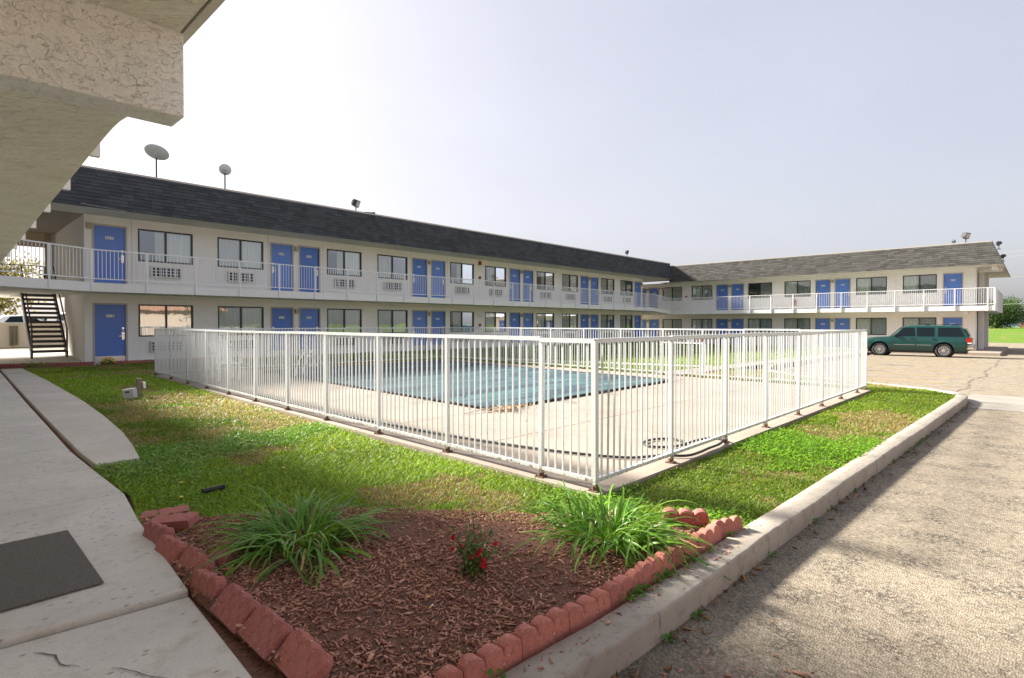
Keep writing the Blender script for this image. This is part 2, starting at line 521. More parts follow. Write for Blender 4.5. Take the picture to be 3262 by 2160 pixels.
MT['walk2'] = mk_concrete('new walk concrete', (0.63, 0.575, 0.495), 0.7, 0.3)
MT['deck'] = mk_concrete('pool deck concrete', (0.33, 0.275, 0.225), 0.12, 0.10)
MT['kerb'] = mk_concrete('kerb concrete', (0.38, 0.335, 0.28), 0.9, 0.75, 1.6)
MT['patch'] = mk_concrete('concrete patch', (0.31, 0.285, 0.245), 0.2, 0.25)
MT['asphalt'] = mk_asphalt('worn asphalt')
MT['tar'] = plain('tar seam', (0.13, 0.115, 0.10), 0.9, 0, 0.3, 30)
MT['yellow'] = plain('worn yellow stripe', (0.50, 0.33, 0.10), 0.9, 0, 0.2, 12)
MT['lawn'] = mk_soil_grass('lawn ground')
MT['blade'] = mk_leaf('grass blades', (0, 0, 0), (0, 0, 0), 0.5, True)
MT['leafy'] = mk_leaf('lily leaf', (0.075, 0.22, 0.018), (0.24, 0.45, 0.05), 0.30, rough=0.32)
MT['shrubleaf'] = mk_leaf('shrub leaf', (0.07, 0.14, 0.03), (0.20, 0.28, 0.07), 0.25)
MT['treeleaf'] = mk_leaf('tree leaf', (0.022, 0.055, 0.014), (0.085, 0.155, 0.035), 0.2)
MT['treeleaf2'] = mk_leaf('yellowing tree leaf', (0.16, 0.16, 0.03), (0.36, 0.30, 0.05), 0.3)
MT['bark'] = plain('bark', (0.10, 0.075, 0.055), 0.95, 0, 0.35, 9, 0.5)
MT['stem'] = plain('brown stem', (0.12, 0.09, 0.05), 0.8)
MT['petal'] = plain('red petal', (0.62, 0.015, 0.04), 0.5)
MT['yellowpetal'] = plain('yellow petal', (0.75, 0.55, 0.02), 0.5)
MT['plastic'] = plain('grey plastic', (0.44, 0.45, 0.46), 0.45)
MT['black'] = plain('black rubber', (0.018, 0.018, 0.02), 0.45)
MT['wood'] = plain('weathered wood', (0.20, 0.165, 0.12), 0.95, 0, 0.35, 14, 0.4)
MT['dish'] = plain('dish grey', (0.66, 0.69, 0.71), 0.5)
MT['steel_dark'] = plain('dark steel', (0.06, 0.055, 0.06), 0.5, 0.3)
MT['beige'] = mk_stucco('beige wall paint', (0.66, 0.57, 0.42), 40, 0.2, 0.1)

def mk_brick(name='red edging concrete', c1=(0.33, 0.100, 0.090), c2=(0.47, 0.145, 0.105)):
    n = NT(name); v = n.coord()
    oi = n.n('ObjectInfo')
    f = n.noise(v, 14, 5, 0.65); fine = n.noise(v, 160, 3, 0.6)
    c = n.mix(oi.outputs['Random'], c1, c2)
    grit = n.noise(v, 48, 4, 0.75)
    c = n.mix(n.rng(grit, 0.35, 0.65, 0.0, 0.55), c, (0.52, 0.22, 0.185))
    c = n.mix(n.rng(grit, 0.30, 0.44, 0.6, 0.0), c, (0.14, 0.05, 0.045))
    c = n.mix(n.rng(f, 0.45, 0.75, 0, 0.7), c, (0.26, 0.105, 0.110))
    c = n.mix(n.rng(fine, 0.25, 0.40, 0.5, 0), c, (0.13, 0.045, 0.04))
    sp = n.noise(v, 85, 2, 0.5); gate = n.noise(v, 7, 3)
    c = n.mix(n.math('MULTIPLY', n.rng(sp, 0.66, 0.72, 0, 0.9), n.rng(gate, 0.40, 0.55, 0, 1)), c, (0.75, 0.70, 0.68))
    sl = n.noise(v, 9, 6, 0.7)
    c = n.mix(n.rng(sl, 0.56, 0.72, 0, 0.75), c, (0.10, 0.065, 0.05))
    n.col(c).set(0.8, 0, 0.3)
    n.bump(n.math('ADD', n.math('ADD', fine, grit), n.math('MULTIPLY', f, 0.6)), 0.45, 0.005)
    return n.m
MT['brick'] = mk_brick()
MT['brick_light'] = mk_brick('terracotta edging concrete', (0.46, 0.150, 0.105), (0.60, 0.205, 0.140))

def mk_mulch():
    n = NT('mulch soil'); v = n.coord(world=True)
    a = n.noise(v, 7, 6, 0.7); b = n.noise(n.coord((1, 2.4, 1), (0, 0, 0.7), True), 42, 5, 0.7)
    c = n.mix(n.rng(b, 0.3, 0.68, 0, 1), (0.095, 0.050, 0.036), (0.44, 0.225, 0.155))
    c = n.mix(n.rng(a, 0.45, 0.7, 0, 0.65), c, (0.17, 0.115, 0.088))
    n.col(c).set(0.97, 0, 0.1)
    n.bump(n.math('ADD', b, a), 1.0, 0.02)
    return n.m
MT['mulch'] = mk_mulch()
MT['chip'] = mk_leaf('mulch chip', (0.24, 0.098, 0.066), (0.66, 0.355, 0.245), 0.0, rough=0.9)

def mk_cover():
    n = NT('pool cover mesh'); v = n.coord((0.30, 1.9, 1), (0, 0, 0.03), True)
    a = n.noise(v, 1.0, 7, 0.68, 1.2); b = n.noise(v, 6, 4, 0.6); w = n.noise(n.coord(world=True), 90, 2)
    c = n.ramp(a, [(0.34, (0.020, 0.038, 0.056)), (0.46, (0.032, 0.064, 0.082)), (0.54, (0.055, 0.120, 0.130)), (0.70, (0.088, 0.175, 0.180))])
    c = n.mix(n.rng(b, 0.5, 0.75, 0, 0.4), c, (0.035, 0.09, 0.12))
    c = n.mix(n.rng(w, 0.62, 0.7, 0, 0.25), c, (0.25, 0.33, 0.32))
    n.col(c).set(0.6, 0, 0.4)
    n.bump(n.math('ADD', a, n.math('MULTIPLY', b, 0.3)), 0.4, 0.05)
    return n.m
MT['cover'] = mk_cover()
MT['mat'] = plain('mat bristle', (0.055, 0.05, 0.042), 0.95, 0, 0.3, 60, 0.6)
n_ = NT('mat bristle dense'); v_ = n_.coord()
f_ = n_.noise(v_, 230, 3, 0.7); g_ = n_.noise(v_, 3, 4)
c_ = n_.mix(n_.rng(f_, 0.3, 0.7, 0, 1), (0.05, 0.046, 0.040), (0.34, 0.315, 0.265))
n_.col(n_.mix(n_.rng(g_, 0.4, 0.7, 0, 0.35), c_, (0.18, 0.17, 0.145))).set(0.97, 0, 0.1); n_.bump(f_, 0.9, 0.01)
MT['mat'] = n_.m

# car materials
def carpaint(name, c):
    n = NT(name); n.col(c).set(0.32, 0.15, 0.5); n.b.inputs['Coat Weight'].default_value = 0.55; n.b.inputs['Coat Roughness'].default_value = 0.06
    f = n.noise(n.coord(), 30, 4); n.l(n.rng(f, 0.3, 0.7, 0.25, 0.40), n.b.inputs['Roughness'])
    return n.m
MT['green_paint'] = carpaint('dark green car paint', (0.002, 0.047, 0.041))
MT['white_paint'] = carpaint('white car paint', (0.75, 0.76, 0.78))
MT['tint'] = plain('tinted glass', (0.006, 0.012, 0.015), 0.06, 0, 0.02, spec=0.22)
MT['tyre'] = plain('tyre rubber', (0.022, 0.022, 0.024), 0.85)
MT['rim'] = plain('alloy rim', (0.62, 0.62, 0.62), 0.3, 0.85, 0.03)
MT['beltgold'] = plain('bumper beige', (0.46, 0.36, 0.27), 0.4)
MT['bumper'] = plain('grey bumper', (0.20, 0.20, 0.21), 0.45)
MT['taillamp'] = plain('red tail lamp', (0.40, 0.015, 0.01), 0.15)
MT['headlamp'] = plain('headlamp lens', (0.75, 0.72, 0.70), 0.1)

# ------------------------------------------------------------------ small numeric helpers
_ph = RNG.uniform(0, 6.28, (24, 2)); _dr = RNG.normal(0, 1, (24, 2)); _dr /= np.linalg.norm(_dr, axis=1)[:, None]
_fq = np.exp(RNG.uniform(math.log(0.5), math.log(6.0), 24))
def fnoise(x, y):
    """cheap smooth noise around 0, about -1..1"""
    s = np.zeros_like(np.asarray(x, float))
    for (p, d, f) in zip(_ph, _dr, _fq):
        s = s + np.sin(f * (x * d[0] + y * d[1]) + p[0]) * np.cos(f * 0.7 * (x * d[1] - y * d[0]) + p[1]) / (f ** 0.5)
    return s / 4.2

def lawn_z(x, y):
    t = min(1, max(0, (x - 14) / 26.0)); s = min(1, max(0, (22.0 - y) / 6.0))
    return -0.03 - 0.27 * t * s
def asph_z(x):
    return -0.135 - 0.0115 * min(max(0.0, x - 14), 26) - 0.003 * max(0, x - 40)

def inside(poly, px, py):
    """vectorised point in polygon"""
    px = np.asarray(px); py = np.asarray(py); c = np.zeros(px.shape, bool)
    n = len(poly); j = n - 1
    for i in range(n):
        xi, yi = poly[i]; xj, yj = poly[j]
        cond = ((yi > py) != (yj > py)) & (px < (xj - xi) * (py - yi) / (yj - yi + 1e-12) + xi)
        c ^= cond; j = i
    return c

# ================================================================== THE SETTING
def sheet(name, poly, z, mat, kind='structure', zf=None, parent=None):
    mb = MB(); n = len(poly)
    mb.add([(p[0], p[1], (zf(p[0], p[1]) if zf else z)) for p in poly], [tuple(range(n))])
    o = mb.build(name, mat, parent)
    if kind: tag(o, kind=kind)
    return o

def grid_sheet(name, x0, x1, y0, y1, nx, ny, zf, mat):
    xs = np.linspace(x0, x1, nx); ys = np.linspace(y0, y1, ny)
    V = [(x, y, zf(x, y)) for y in ys for x in xs]
    F = [(j * nx + i, j * nx + i + 1, (j + 1) * nx + i + 1, (j + 1) * nx + i) for j in range(ny - 1) for i in range(nx - 1)]
    return tag(np_mesh(name, V, F, mat), kind='structure')

sheet('ground', [(-1500, -1500), (1500, -1500), (1500, 1500), (-1500, 1500)], -0.95, MT['lawn'])
grid_sheet('parking_lot', -14, 76, -60, 24, 91, 2, lambda x, y: asph_z(x), MT['asphalt'])
sheet('back_lot', [(-30, 29.4), (60, 29.4), (60, 110), (-30, 110)], -0.03, MT['asphalt'])
grid_sheet('grass_hill', 74, 230, -60, 120, 40, 2, lambda x, y: -0.56 + 1.28 * min(1, max(0, (x - 76) / 22.0)) ** 0.8, MT['lawn'])

# ---- lawn sheets
KERB_OUT = [(0.2, 1.36), (1.64, 1.30), (2.14, 1.255), (3.44, 1.228), (4.32, 1.195), (6.1, 1.133), (8.87, 1.025), (12.9, 0.885), (13.5, 0.89),
            (13.95, 1.02), (14.35, 1.35), (14.70, 1.80), (15.25, 2.95), (16.2, 4.5), (17.8, 5.9), (20.5, 6.6), (27.0, 6.75), (36.5, 6.9)]
BED = [(1.00, 4.55), (0.93, 3.6), (0.92, 2.9), (0.95, 2.2), (1.02, 1.75), (1.25, 1.56), (2.0, 1.50), (2.9, 1.475), (3.60, 1.42), (3.58, 1.72), (3.30, 2.15),
       (2.97, 2.55), (2.5, 3.14), (2.1, 3.62), (1.5, 4.05)]
LAWN_L = [(1.00, 4.47), (1.11, 5.2), (1.06, 6.5), (1.47, 6.45), (1.68, 8.2), (1.90, 12), (2.006, 17.1), (2.03, 22.4), (3.9, 22.75), (4.3, 22.8), (13.9, 22.9), (13.9, 16.5), (4.1, 16.9), (3.62, 5.0), (3.60, 2.46),
          (3.50, 1.40), (3.52, 1.72), (3.25, 2.10), (2.93, 2.50), (2.46, 3.09), (2.06, 3.57), (1.47, 4.00)]
LAWN_R = [(3.45, 1.36), (4.5, 1.34), (6.1, 1.28), (8.9, 1.17), (12.9, 1.03), (13.6, 1.10), (14.2, 1.50), (14.55, 1.95), (15.1, 3.05), (16.0, 4.6), (17.4, 5.95), (17.4, 6.85), (13.35, 6.75), (13.25, 2.36), (3.62, 2.47)]
LAWN_N = [(13.4, 7.75), (20, 7.75), (30, 7.85), (41.2, 8.0), (41.2, 22.6), (32, 22.9), (13.9, 22.9), (13.9, 16.4)]
def lawn_obj(poly, zoff=0.0, cell=2.0):
    xs = [p[0] for p in poly]; ys = [p[1] for p in poly]
    bm = bmesh.new()
    vs = [bm.verts.new((p[0], p[1], 0)) for p in poly]
    bm.faces.new(vs)
    for ax, lo, hi in ((0, min(xs), max(xs)), (1, min(ys), max(ys))):
        k = lo + cell
        while k < hi:
            co = [0, 0, 0]; co[ax] = k; no = [0, 0, 0]; no[ax] = 1
            bmesh.ops.bisect_plane(bm, geom=list(bm.verts) + list(bm.edges) + list(bm.faces), plane_co=co, plane_no=no)
            k += cell
    for v in bm.verts: v.co.z = lawn_z(v.co.x, v.co.y) + zoff
    bmesh.ops.triangulate(bm, faces=bm.faces)
    me = bpy.data.meshes.new('lawn'); bm.to_mesh(me); bm.free()
    me.materials.append(MT['lawn'])
    return tag(link(bpy.data.objects.new('lawn', me)), kind='structure')
lawn_obj(LAWN_L); lawn_obj(LAWN_R); lawn_obj(LAWN_N)

# ---- kerb: worn cross-section swept along the edge of the lawn
def resample(pts, step):
    out = [Vector(pts[0])]
    for a, b in zip(pts[:-1], pts[1:]):
        a = Vector(a); b = Vector(b); n = max(1, int((b - a).length / step))
        for i in range(1, n + 1): out.append(a.lerp(b, i / n))
    return out
kp = resample([(x, y, 0) for x, y in KERB_OUT], 0.07)
for _ in range(6):
    kp = [kp[0]] + [(kp[i - 1] + kp[i] * 2 + kp[i + 1]) / 4 for i in range(1, len(kp) - 1)] + [kp[-1]]
V = []; F = []
prof = [(0.0, -0.25), (0.0, -0.10), (0.0, -0.016), (0.004, -0.005), (0.015, 0.0), (0.10, 0.003), (0.165, 0.0), (0.175, -0.02), (0.175, -0.16)]
for i, p in enumerate(kp):
    d = (kp[min(i + 1, len(kp) - 1)] - kp[max(i - 1, 0)]).normalized(); s = Vector((-d.y, d.x, 0))
    zt = lawn_z(p.x, p.y) + 0.03
    chip = 0.004 * float(fnoise(p.x * 5.0, p.y * 5.0)) + 0.002 * random.uniform(-1, 1)
    for k, (o, z) in enumerate(prof):
        w = chip if k in (2, 3, 4) else chip * 0.35
        q = p + s * (o + w)
        V.append((q.x, q.y, zt + z + (w * 0.5 if 2 <= k <= 6 else 0)))
n = len(prof)
for i in range(len(kp) - 1):
    for k in range(n - 1):
        F.append((i * n + k, (i + 1) * n + k, (i + 1) * n + k + 1, i * n + k + 1))
tag(np_mesh('kerb', V, F, MT['kerb'], smooth=False), kind='structure')

# ---- sidewalk in front of the near wing, cast panel by panel
def edge_x(poly, y):
    for (x0, y0), (x1, y1) in zip(poly[:-1], poly[1:]):
        if y0 <= y <= y1: return x0 + (x1 - x0) * (y - y0) / (y1 - y0)
    return poly[-1][0] if y > poly[-1][1] else poly[0][0]
SW_R = [(0.84, -4), (0.865, 2.15), (0.905, 3.07), (1.0, 4.47), (1.08, 5.2), (1.06, 6.5), (1.05, 7.35), (1.19, 12.6), (1.47, 21.5), (1.52, 23.9)]
W2_R = [(1.47, 6.49), (1.58, 7.3), (1.68, 8.2), (1.80, 10), (1.90, 12.2), (2.006, 17.1), (2.03, 22.4)]
walk = thing('sidewalk', (0, 5, 0), kind='structure')
def panel(name, pts, z, mat, parent, th=0.10, bev=0.012, tilt=(0, 0)):
    mb = MB(); mb.prism(pts, z - th, z)
    if tilt != (0, 0):
        cx = sum(p[0] for p in pts) / len(pts); cy = sum(p[1] for p in pts) / len(pts)
        mb.v = [(x, y, zz + tilt[0] * (x - cx) + tilt[1] * (y - cy)) for x, y, zz in mb.v]
    return mb.build(name, mat, parent, bevel=bev)
js = [-4.0, -1.2, 2.16, 3.10, 5.26, 7.42, 9.55, 11.7, 13.8, 15.9, 18.0, 20.1, 22.3]
for k, (a, b) in enumerate(zip(js[:-1], js[1:])):
    z = 0.0 if a >= 3.0 else (-0.03 if a >= 2.1 else -0.045)
    g = 0.006
    ys = [a + g] + [y for _, y in SW_R if a + 0.1 < y < b - 0.1] + [b - g]
    sk = 0.10 if 3.0 <= b <= 3.2 or 3.0 <= a <= 3.2 else 0.05
    right = [(edge_x(SW_R, y), y) for y in ys]
    ya, yb = a + g, b - g
    left = [(-0.62, yb + (0.16 if abs(b - 3.10) < .01 else 0.05)), (-0.62, ya + (0.16 if abs(a - 3.10) < .01 else 0.05))]
    panel('slab', right + left, z, MT['concrete'], walk, tilt=(random.uniform(-.003, .003), random.uniform(-.002, .002)))
sheet('soil', [(0.80, 1.30), (3.5, 1.30), (3.5, 1.6), (1.2, 4.3), (0.95, 7.4), (0.80, 7.4)], -0.055, MT['mulch'])
sheet('soil', [(0.98, 6.6), (1.15, 6.6), (1.30, 12), (1.62, 22.3), (1.40, 22.3), (1.08, 12)], -0.05, MT['mulch'])
walk2 = thing('path', (1.5, 14, 0), kind='structure')
j2 = [6.50, 7.25, 9.05, 11.6, 14.3, 17.0, 19.7, 22.35]
for a, b in zip(j2[:-1], j2[1:]):
    ys = [a + .005] + [y for _, y in W2_R if a + 0.1 < y < b - 0.1] + [b - .005]
    pts = [(edge_x(W2_R, y), y) for y in ys] + [(edge_x(SW_R, y) + 0.055, y) for y in (b - .005, a + .005)]
    panel('slab', pts, 0.004, MT['walk2'], walk2, bev=0.008)

def crack(name, pts, w, z, parent):
    mb = MB(); P = resample([(x, y, 0) for x, y in pts], 0.03); n = len(P)
    L = []; Rr = []
    for i, p in enumerate(P):
        d = (P[min(i + 1, n - 1)] - P[max(i - 1, 0)]).normalized(); s = Vector((-d.y, d.x, 0))
        ww = w * (0.35 + 0.65 * math.sin(PI * min(1, (i + .4) / n))) * random.uniform(0.5, 1.2)
        j = s * random.uniform(-1, 1) * w * 0.8
        L.append(p + s * ww / 2 + j); Rr.append(p - s * ww / 2 + j)
    mb.add([(q.x, q.y, z) for q in L + Rr], [(i, i + 1, n + i + 1, n + i) for i in range(n - 1)])
    return mb.build(name, MT['tar'], parent)
crack('crack', [(0.30, 3.02), (0.355, 2.93), (0.36, 2.84), (0.415, 2.76)], 0.008, -0.026, walk)
crack('crack', [(0.50, 2.66), (0.56, 2.56), (0.60, 2.47), (0.63, 2.42)], 0.007, -0.026, walk)

# ---- breezeway floor, rising gently to the stairs
mb = MB()
mb.add([(-0.6, 22.32, 0.0), (1.52, 22.32, 0.0), (1.52, 23.85, 0.01), (3.72, 23.02, 0.02), (3.72, 27.2, 0.30), (-0.6, 27.2, 0.30), (-0.6, 29.4, 0.30), (5.2, 29.4, 0.30), (5.2, 27.2, 0.30), (1.52, 23.85, -0.2), (3.72, 23.02, -0.2), (5.2, 29.4, -0.2), (-0.6, 29.4, -0.2)],
       [(0, 1, 2, 5), (2, 3, 4, 5), (5, 8, 7, 6), (2, 9, 10, 3), (6, 7, 11, 12)])
tag(mb.build('breezeway_floor', MT['concrete']), kind='structure')

# ---- pool deck: low slab, its panels marked by joints
FN, FR_, FB, FL = (3.69, 2.56), (13.18, 2.50), (13.85, 16.40), (4.17, 16.80)
def lerp2(a, b, t): return (a[0] + (b[0] - a[0]) * t, a[1] + (b[1] - a[1]) * t)
deck = thing('pool_deck', (8.5, 9.5, 0), kind='structure')
DN, DR, DB, DL = (3.60, 2.47), (13.28, 2.40), (13.95, 16.50), (4.08, 16.92)
nu, nv = 4, 6
def dpt(u, v):
    return lerp2(lerp2(DN, DR, u), lerp2(DL, DB, u), v)
mb = MB(); mb.prism([DN, DR, DB, DL], -0.12, -0.012); mb.build('slab_base', MT['deck'], deck)
us = [0, 0.265, 0.51, 0.76, 1.0]; vsx = [0, 0.14, 0.26, 0.45, 0.63, 0.82, 1.0]
for i in range(nu):
    for j in range(nv):
        e = 0.0006
        pts = [dpt(us[i] + e, vsx[j] + e), dpt(us[i + 1] - e, vsx[j] + e), dpt(us[i + 1] - e, vsx[j + 1] - e), dpt(us[i] + e, vsx[j + 1] - e)]
        panel('slab', pts, 0.0, MT['deck'], deck, th=0.06, bev=0)

# ---- far walks
sheet('path', [(13.2, 6.85), (17.5, 6.95), (27, 6.95), (41, 7.1), (41, 7.95), (27, 7.8), (13.4, 7.75)], 0, MT['deck'], zf=lambda x, y: lawn_z(x, y) + 0.02)
sheet('path', [(17.2, 7.78), (18.1, 7.78), (16.4, 14.2), (15.2, 18.4), (15.0, 22.9), (14.0, 22.9), (14.3, 18.2), (15.5, 13.9)], 0, MT['walk2'], zf=lambda x, y: lawn_z(x, y) + 0.022)
mb = MB(); mb.prism([(41.15, 1.35), (53.3, 1.35), (53.3, 2.9), (44.2, 2.9), (44.2, 27), (41.15, 27)], -0.6, -0.27)
tag(mb.build('sidewalk', MT['deck'], bevel=0.02), kind='structure')
mb = MB(); mb.prism([(13.5, 22.88), (44, 22.88), (44, 23.35), (13.5, 23.35)], -0.5, -0.004); mb.prism([(4.0, 22.82), (13.49, 22.82), (13.49, 23.35), (4.0, 23.35)], -0.5, -0.001)
tag(mb.build('foundation_strip', MT['walk2']), kind='structure')

# ---- painted bay lines, tar seam and the concrete patch of the drive
for k, x in enumerate((34.2, 31.5, 28.8, 26.1, 23.4, 20.7, 18.0)):
    zz = lambda X: asph_z(X) + 0.004
    sheet('bay_line', [(x, 1.7), (x + .11, 1.7), (x + 0.75, 6.4), (x + 0.64, 6.4)], 0, MT['yellow'], zf=lambda X, Y: zz(X) + 0.001)
for k, x in enumerate((58, 61, 64, 67)):
    sheet('bay_line', [(x, 1.7), (x + .12, 1.7), (x + 2.0, 6.4), (x + 1.88, 6.4)], asph_z(x) + 0.012, MT['yellow'])
sheet('drive_patch', [(12.62, 0.84), (12.58, -7.0), (15.2, -7.0), (15.3, 0.95), (14.3, 1.0)], 0, MT['patch'], zf=lambda x, y: asph_z(x) + 0.005)
seam = [(14.9, 1.35), (17.0, 1.12), (19.5, 1.25), (22.0, 1.05), (25.0, 1.2), (29, 1.1), (34, 1.2), (38.5, 1.15)]
mb = MB(); P = resample([(x, y, 0) for x, y in seam], 0.25); n = len(P)
Lp = []; Rp = []
for i, p in enumerate(P):
    w = random.uniform(0.008, 0.045); j = random.uniform(-.05, .05)
    Lp.append((p.x, p.y + w / 2 + j, asph_z(p.x) + 0.006)); Rp.append((p.x, p.y - w / 2 + j, asph_z(p.x) + 0.006))
mb.add(Lp + Rp, [(i, i + 1, n + i + 1, n + i) for i in range(n - 1)])
tag(mb.build('tar_seam', MT['tar']), kind='structure')
for k in range(7):
    x = random.uniform(17, 33); y = random.uniform(1.8, 6.0); l = random.uniform(0.5, 1.6)
    crack('oil_stain', [(x, y), (x + 0.15, y + l * .5), (x + .1, y + l)], random.uniform(.12, .3), asph_z(x) + 0.007, None)['kind'] = 'structure'
# ================================================================== THE THREE MOTEL WINGS
LW_Y, RW_X = 23.3, 44.0
LF0, LF1 = 0.0, 2.70           # floors of the long wing
RF0, RF1 = -0.28, 2.46         # floors of the far wing
T_L = lambda u, d, z: (u, LW_Y + d, z)
T_R = lambda u, d, z: (RW_X + d, u, z)

wing_long = thing('motel_wing', (22, LW_Y, 0), 'long two-storey stucco motel wing with charcoal shingle roof behind the pool fence', 'building')
wing_far = thing('motel_wing', (RW_X, 12, RF0), 'two-storey motel wing with sunlit weathered grey shingle roof beside the green car', 'building')
wing_near = thing('motel_wing', (-3, 12, 0), 'near motel wing whose plastered walkway slab and beam hang over the picture corner', 'building')

def facade(T, u0, u1, z0, z1, ops, depth=0.16, back=3.4):
    mb = MB(T)
    us = sorted({u0, u1, *[o[0] for o in ops], *[o[1] for o in ops]})
    zs = sorted({z0, z1, *[o[2] for o in ops], *[o[3] for o in ops]})
    for a, b in zip(us[:-1], us[1:]):
        for c, d in zip(zs[:-1], zs[1:]):
            um, zm = (a + b) / 2, (c + d) / 2
            if any(o[0] < um < o[1] and o[2] < zm < o[3] for o in ops): continue
            mb.add([(a, 0, c), (b, 0, c), (b, 0, d), (a, 0, d)], [(0, 1, 2, 3)])
    for (a, b, c, d) in ops:
        mb.add([(a, 0, c), (b, 0, c), (b, 0, d), (a, 0, d), (a, depth, c), (b, depth, c), (b, depth, d), (a, depth, d)],
               [(0, 1, 5, 4), (1, 2, 6, 5), (2, 3, 7, 6), (3, 0, 4, 7)])
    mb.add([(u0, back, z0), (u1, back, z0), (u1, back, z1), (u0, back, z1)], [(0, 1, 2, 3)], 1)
    return mb

WW, WH, DW, DH = 1.77, 1.16, 0.89, 2.02
SILL = 0.895

def mesh_of(mb, name, mats, smooth=False):
    o = mb.build(name, mats, smooth=smooth); me = o.data
    bpy.data.objects.remove(o); return me

def curtain_mb(T, segs, zc0, zc1, phase):
    mb = MB(T)
    for (a, b) in segs:
        n = max(4, int((b - a) / 0.022)); vs = []
        for i in range(n + 1):
            u = a + (b - a) * i / n
            d = 0.098 + 0.022 * math.sin(u * 47 + phase + 1.3 * math.sin(u * 9 + phase)) + 0.008 * math.sin(u * 120)
            vs += [(u, d, zc0), (u + 0.006 * math.sin(u * 31), d * 0.96, zc1)]
        mb.add(vs, [(2 * i, 2 * i + 2, 2 * i + 3, 2 * i + 1) for i in range(n)])
    return mb

def make_kit(T, curtain_mat):
    K = {}
    fr = MB(T); w = 0.05; d0, d1 = -0.012, 0.07
    fr.box(0, WW, d0, d1, 0, w); fr.box(0, WW, d0, d1, WH - w, WH); fr.box(0, w, d0, d1, w, WH - w); fr.box(WW - w, WW, d0, d1, w, WH - w)
    fr.box(WW * .495 - .03, WW * .495 + .03, d0 + .006, d1, w, WH - w)
    K['frame'] = mesh_of(fr, 'window', MT['bronze'])
    for nm, a, b, dd in (('pane_a', w, WW * .495 - .03, 0.030), ('pane_b', WW * .495 + .03, WW - w, 0.045)):
        p = MB(T); p.add([(a, dd, w), (b, dd, w), (b, dd, WH - w), (a, dd, WH - w)], [(0, 1, 2, 3)])
        K[nm] = mesh_of(p, 'pane', MT['glass'])
    K['curtains'] = []
    for k, segs in enumerate(([(0.03, 0.86), (0.86, WW - .03)], [(0.55, WW - .03)], [(0.03, 0.92)], [(0.03, 0.84), (0.95, WW - .03)], [(0.30, WW - .03)])):
        K['curtains'].append(mesh_of(curtain_mb(T, segs, 0.03, WH - .02, k * 1.7), 'curtain', curtain_mat, True))
    dp = MB(T); dp.box(0, DW, 0.055, 0.10, 0.012, DH); K['door'] = mesh_of(dp, 'door', MT['door'])
    jf = MB(T); j = 0.055
    jf.box(-j, 0, -0.018, 0.12, 0, DH + j); jf.box(DW, DW + j, -0.018, 0.12, 0, DH + j); jf.box(0, DW, -0.018, 0.12, DH + .004, DH + j)
    K['jamb'] = mesh_of(jf, 'door_frame', MT['jamb'])
    kp_ = MB(T); kp_.box(0.015, DW - .015, 0.048, 0.054, 0.015, 0.235); K['kick'] = mesh_of(kp_, 'kick_plate', MT['kick'])
    for side, hu in (('L', 0.075), ('R', DW - 0.075)):
        s = 1 if side == 'L' else -1
        h = MB(T)
        h.lathe([(0.0, 0.0), (0.035, 0.0), (0.035, 0.012), (0.0, 0.014)], 12, (hu, 0.035, 1.20), 'y')
        h.lathe([(0.0, 0.0), (0.016, 0.0), (0.016, 0.012), (0.0, 0.012)], 10, (hu, 0.040, 1.12), 'y')
        h.box(hu - .045, hu + .045, 0.035, 0.054, 0.98, 1.06)
        h.box(hu - .038, hu + .038, 0.030, 0.054, 0.80, 0.97)
        h.bar((hu, 0.012, 0.925), (hu + s * 0.13, 0.004, 0.925), 0.02, 0.02)
        h.bar((hu, 0.012, 0.925), (hu, 0.04, 0.925), 0.024, 0.024)
        K['handle' + side] = mesh_of(h, 'door_handle', MT['chrome'])
    lp = MB(T); lp.box(-.075, .075, -0.09, 0, 0, 0.20); lp.box(-.062, .062, -0.105, -0.09, 0.015, 0.12)
    K['lamp'] = mesh_of(lp, 'wall_lamp', MT['lamp'])
    ac = MB(T); aw, ah = 1.02, 0.40
    ac.box(0, aw, -0.10, 0.0, 0, ah)
    K['ac'] = mesh_of(ac, 'air_conditioner', MT['ac'])
    lv = MB(T)
    lv.box(0.05, aw - .03, -0.106, -0.1005, 0.05, ah - 0.04)
    K['louvre'] = mesh_of(lv, 'louvre', MT['acdark'])
    gr = MB(T)
    for i in range(7):
        u = 0.04 + (aw - 0.08) * i / 6
        gr.box(u - .012 - (0.02 if i in (1, 5) else 0), u + .012, -0.125, -0.107, 0.03, ah - .02)
    for i in range(4):
        z = 0.04 + (ah - 0.07) * i / 3
        gr.box(0.03, aw - .03, -0.121, -0.1075, z - .010, z + .010)
    K['grille'] = mesh_of(gr, 'grille', MT['white'])
    return K
KL = make_kit(T_L_0 := (lambda u, d, z: (u, d, z)), MT['curtain'])
KR = make_kit(lambda u, d, z: (d, u, z), MT['curtain_green'])

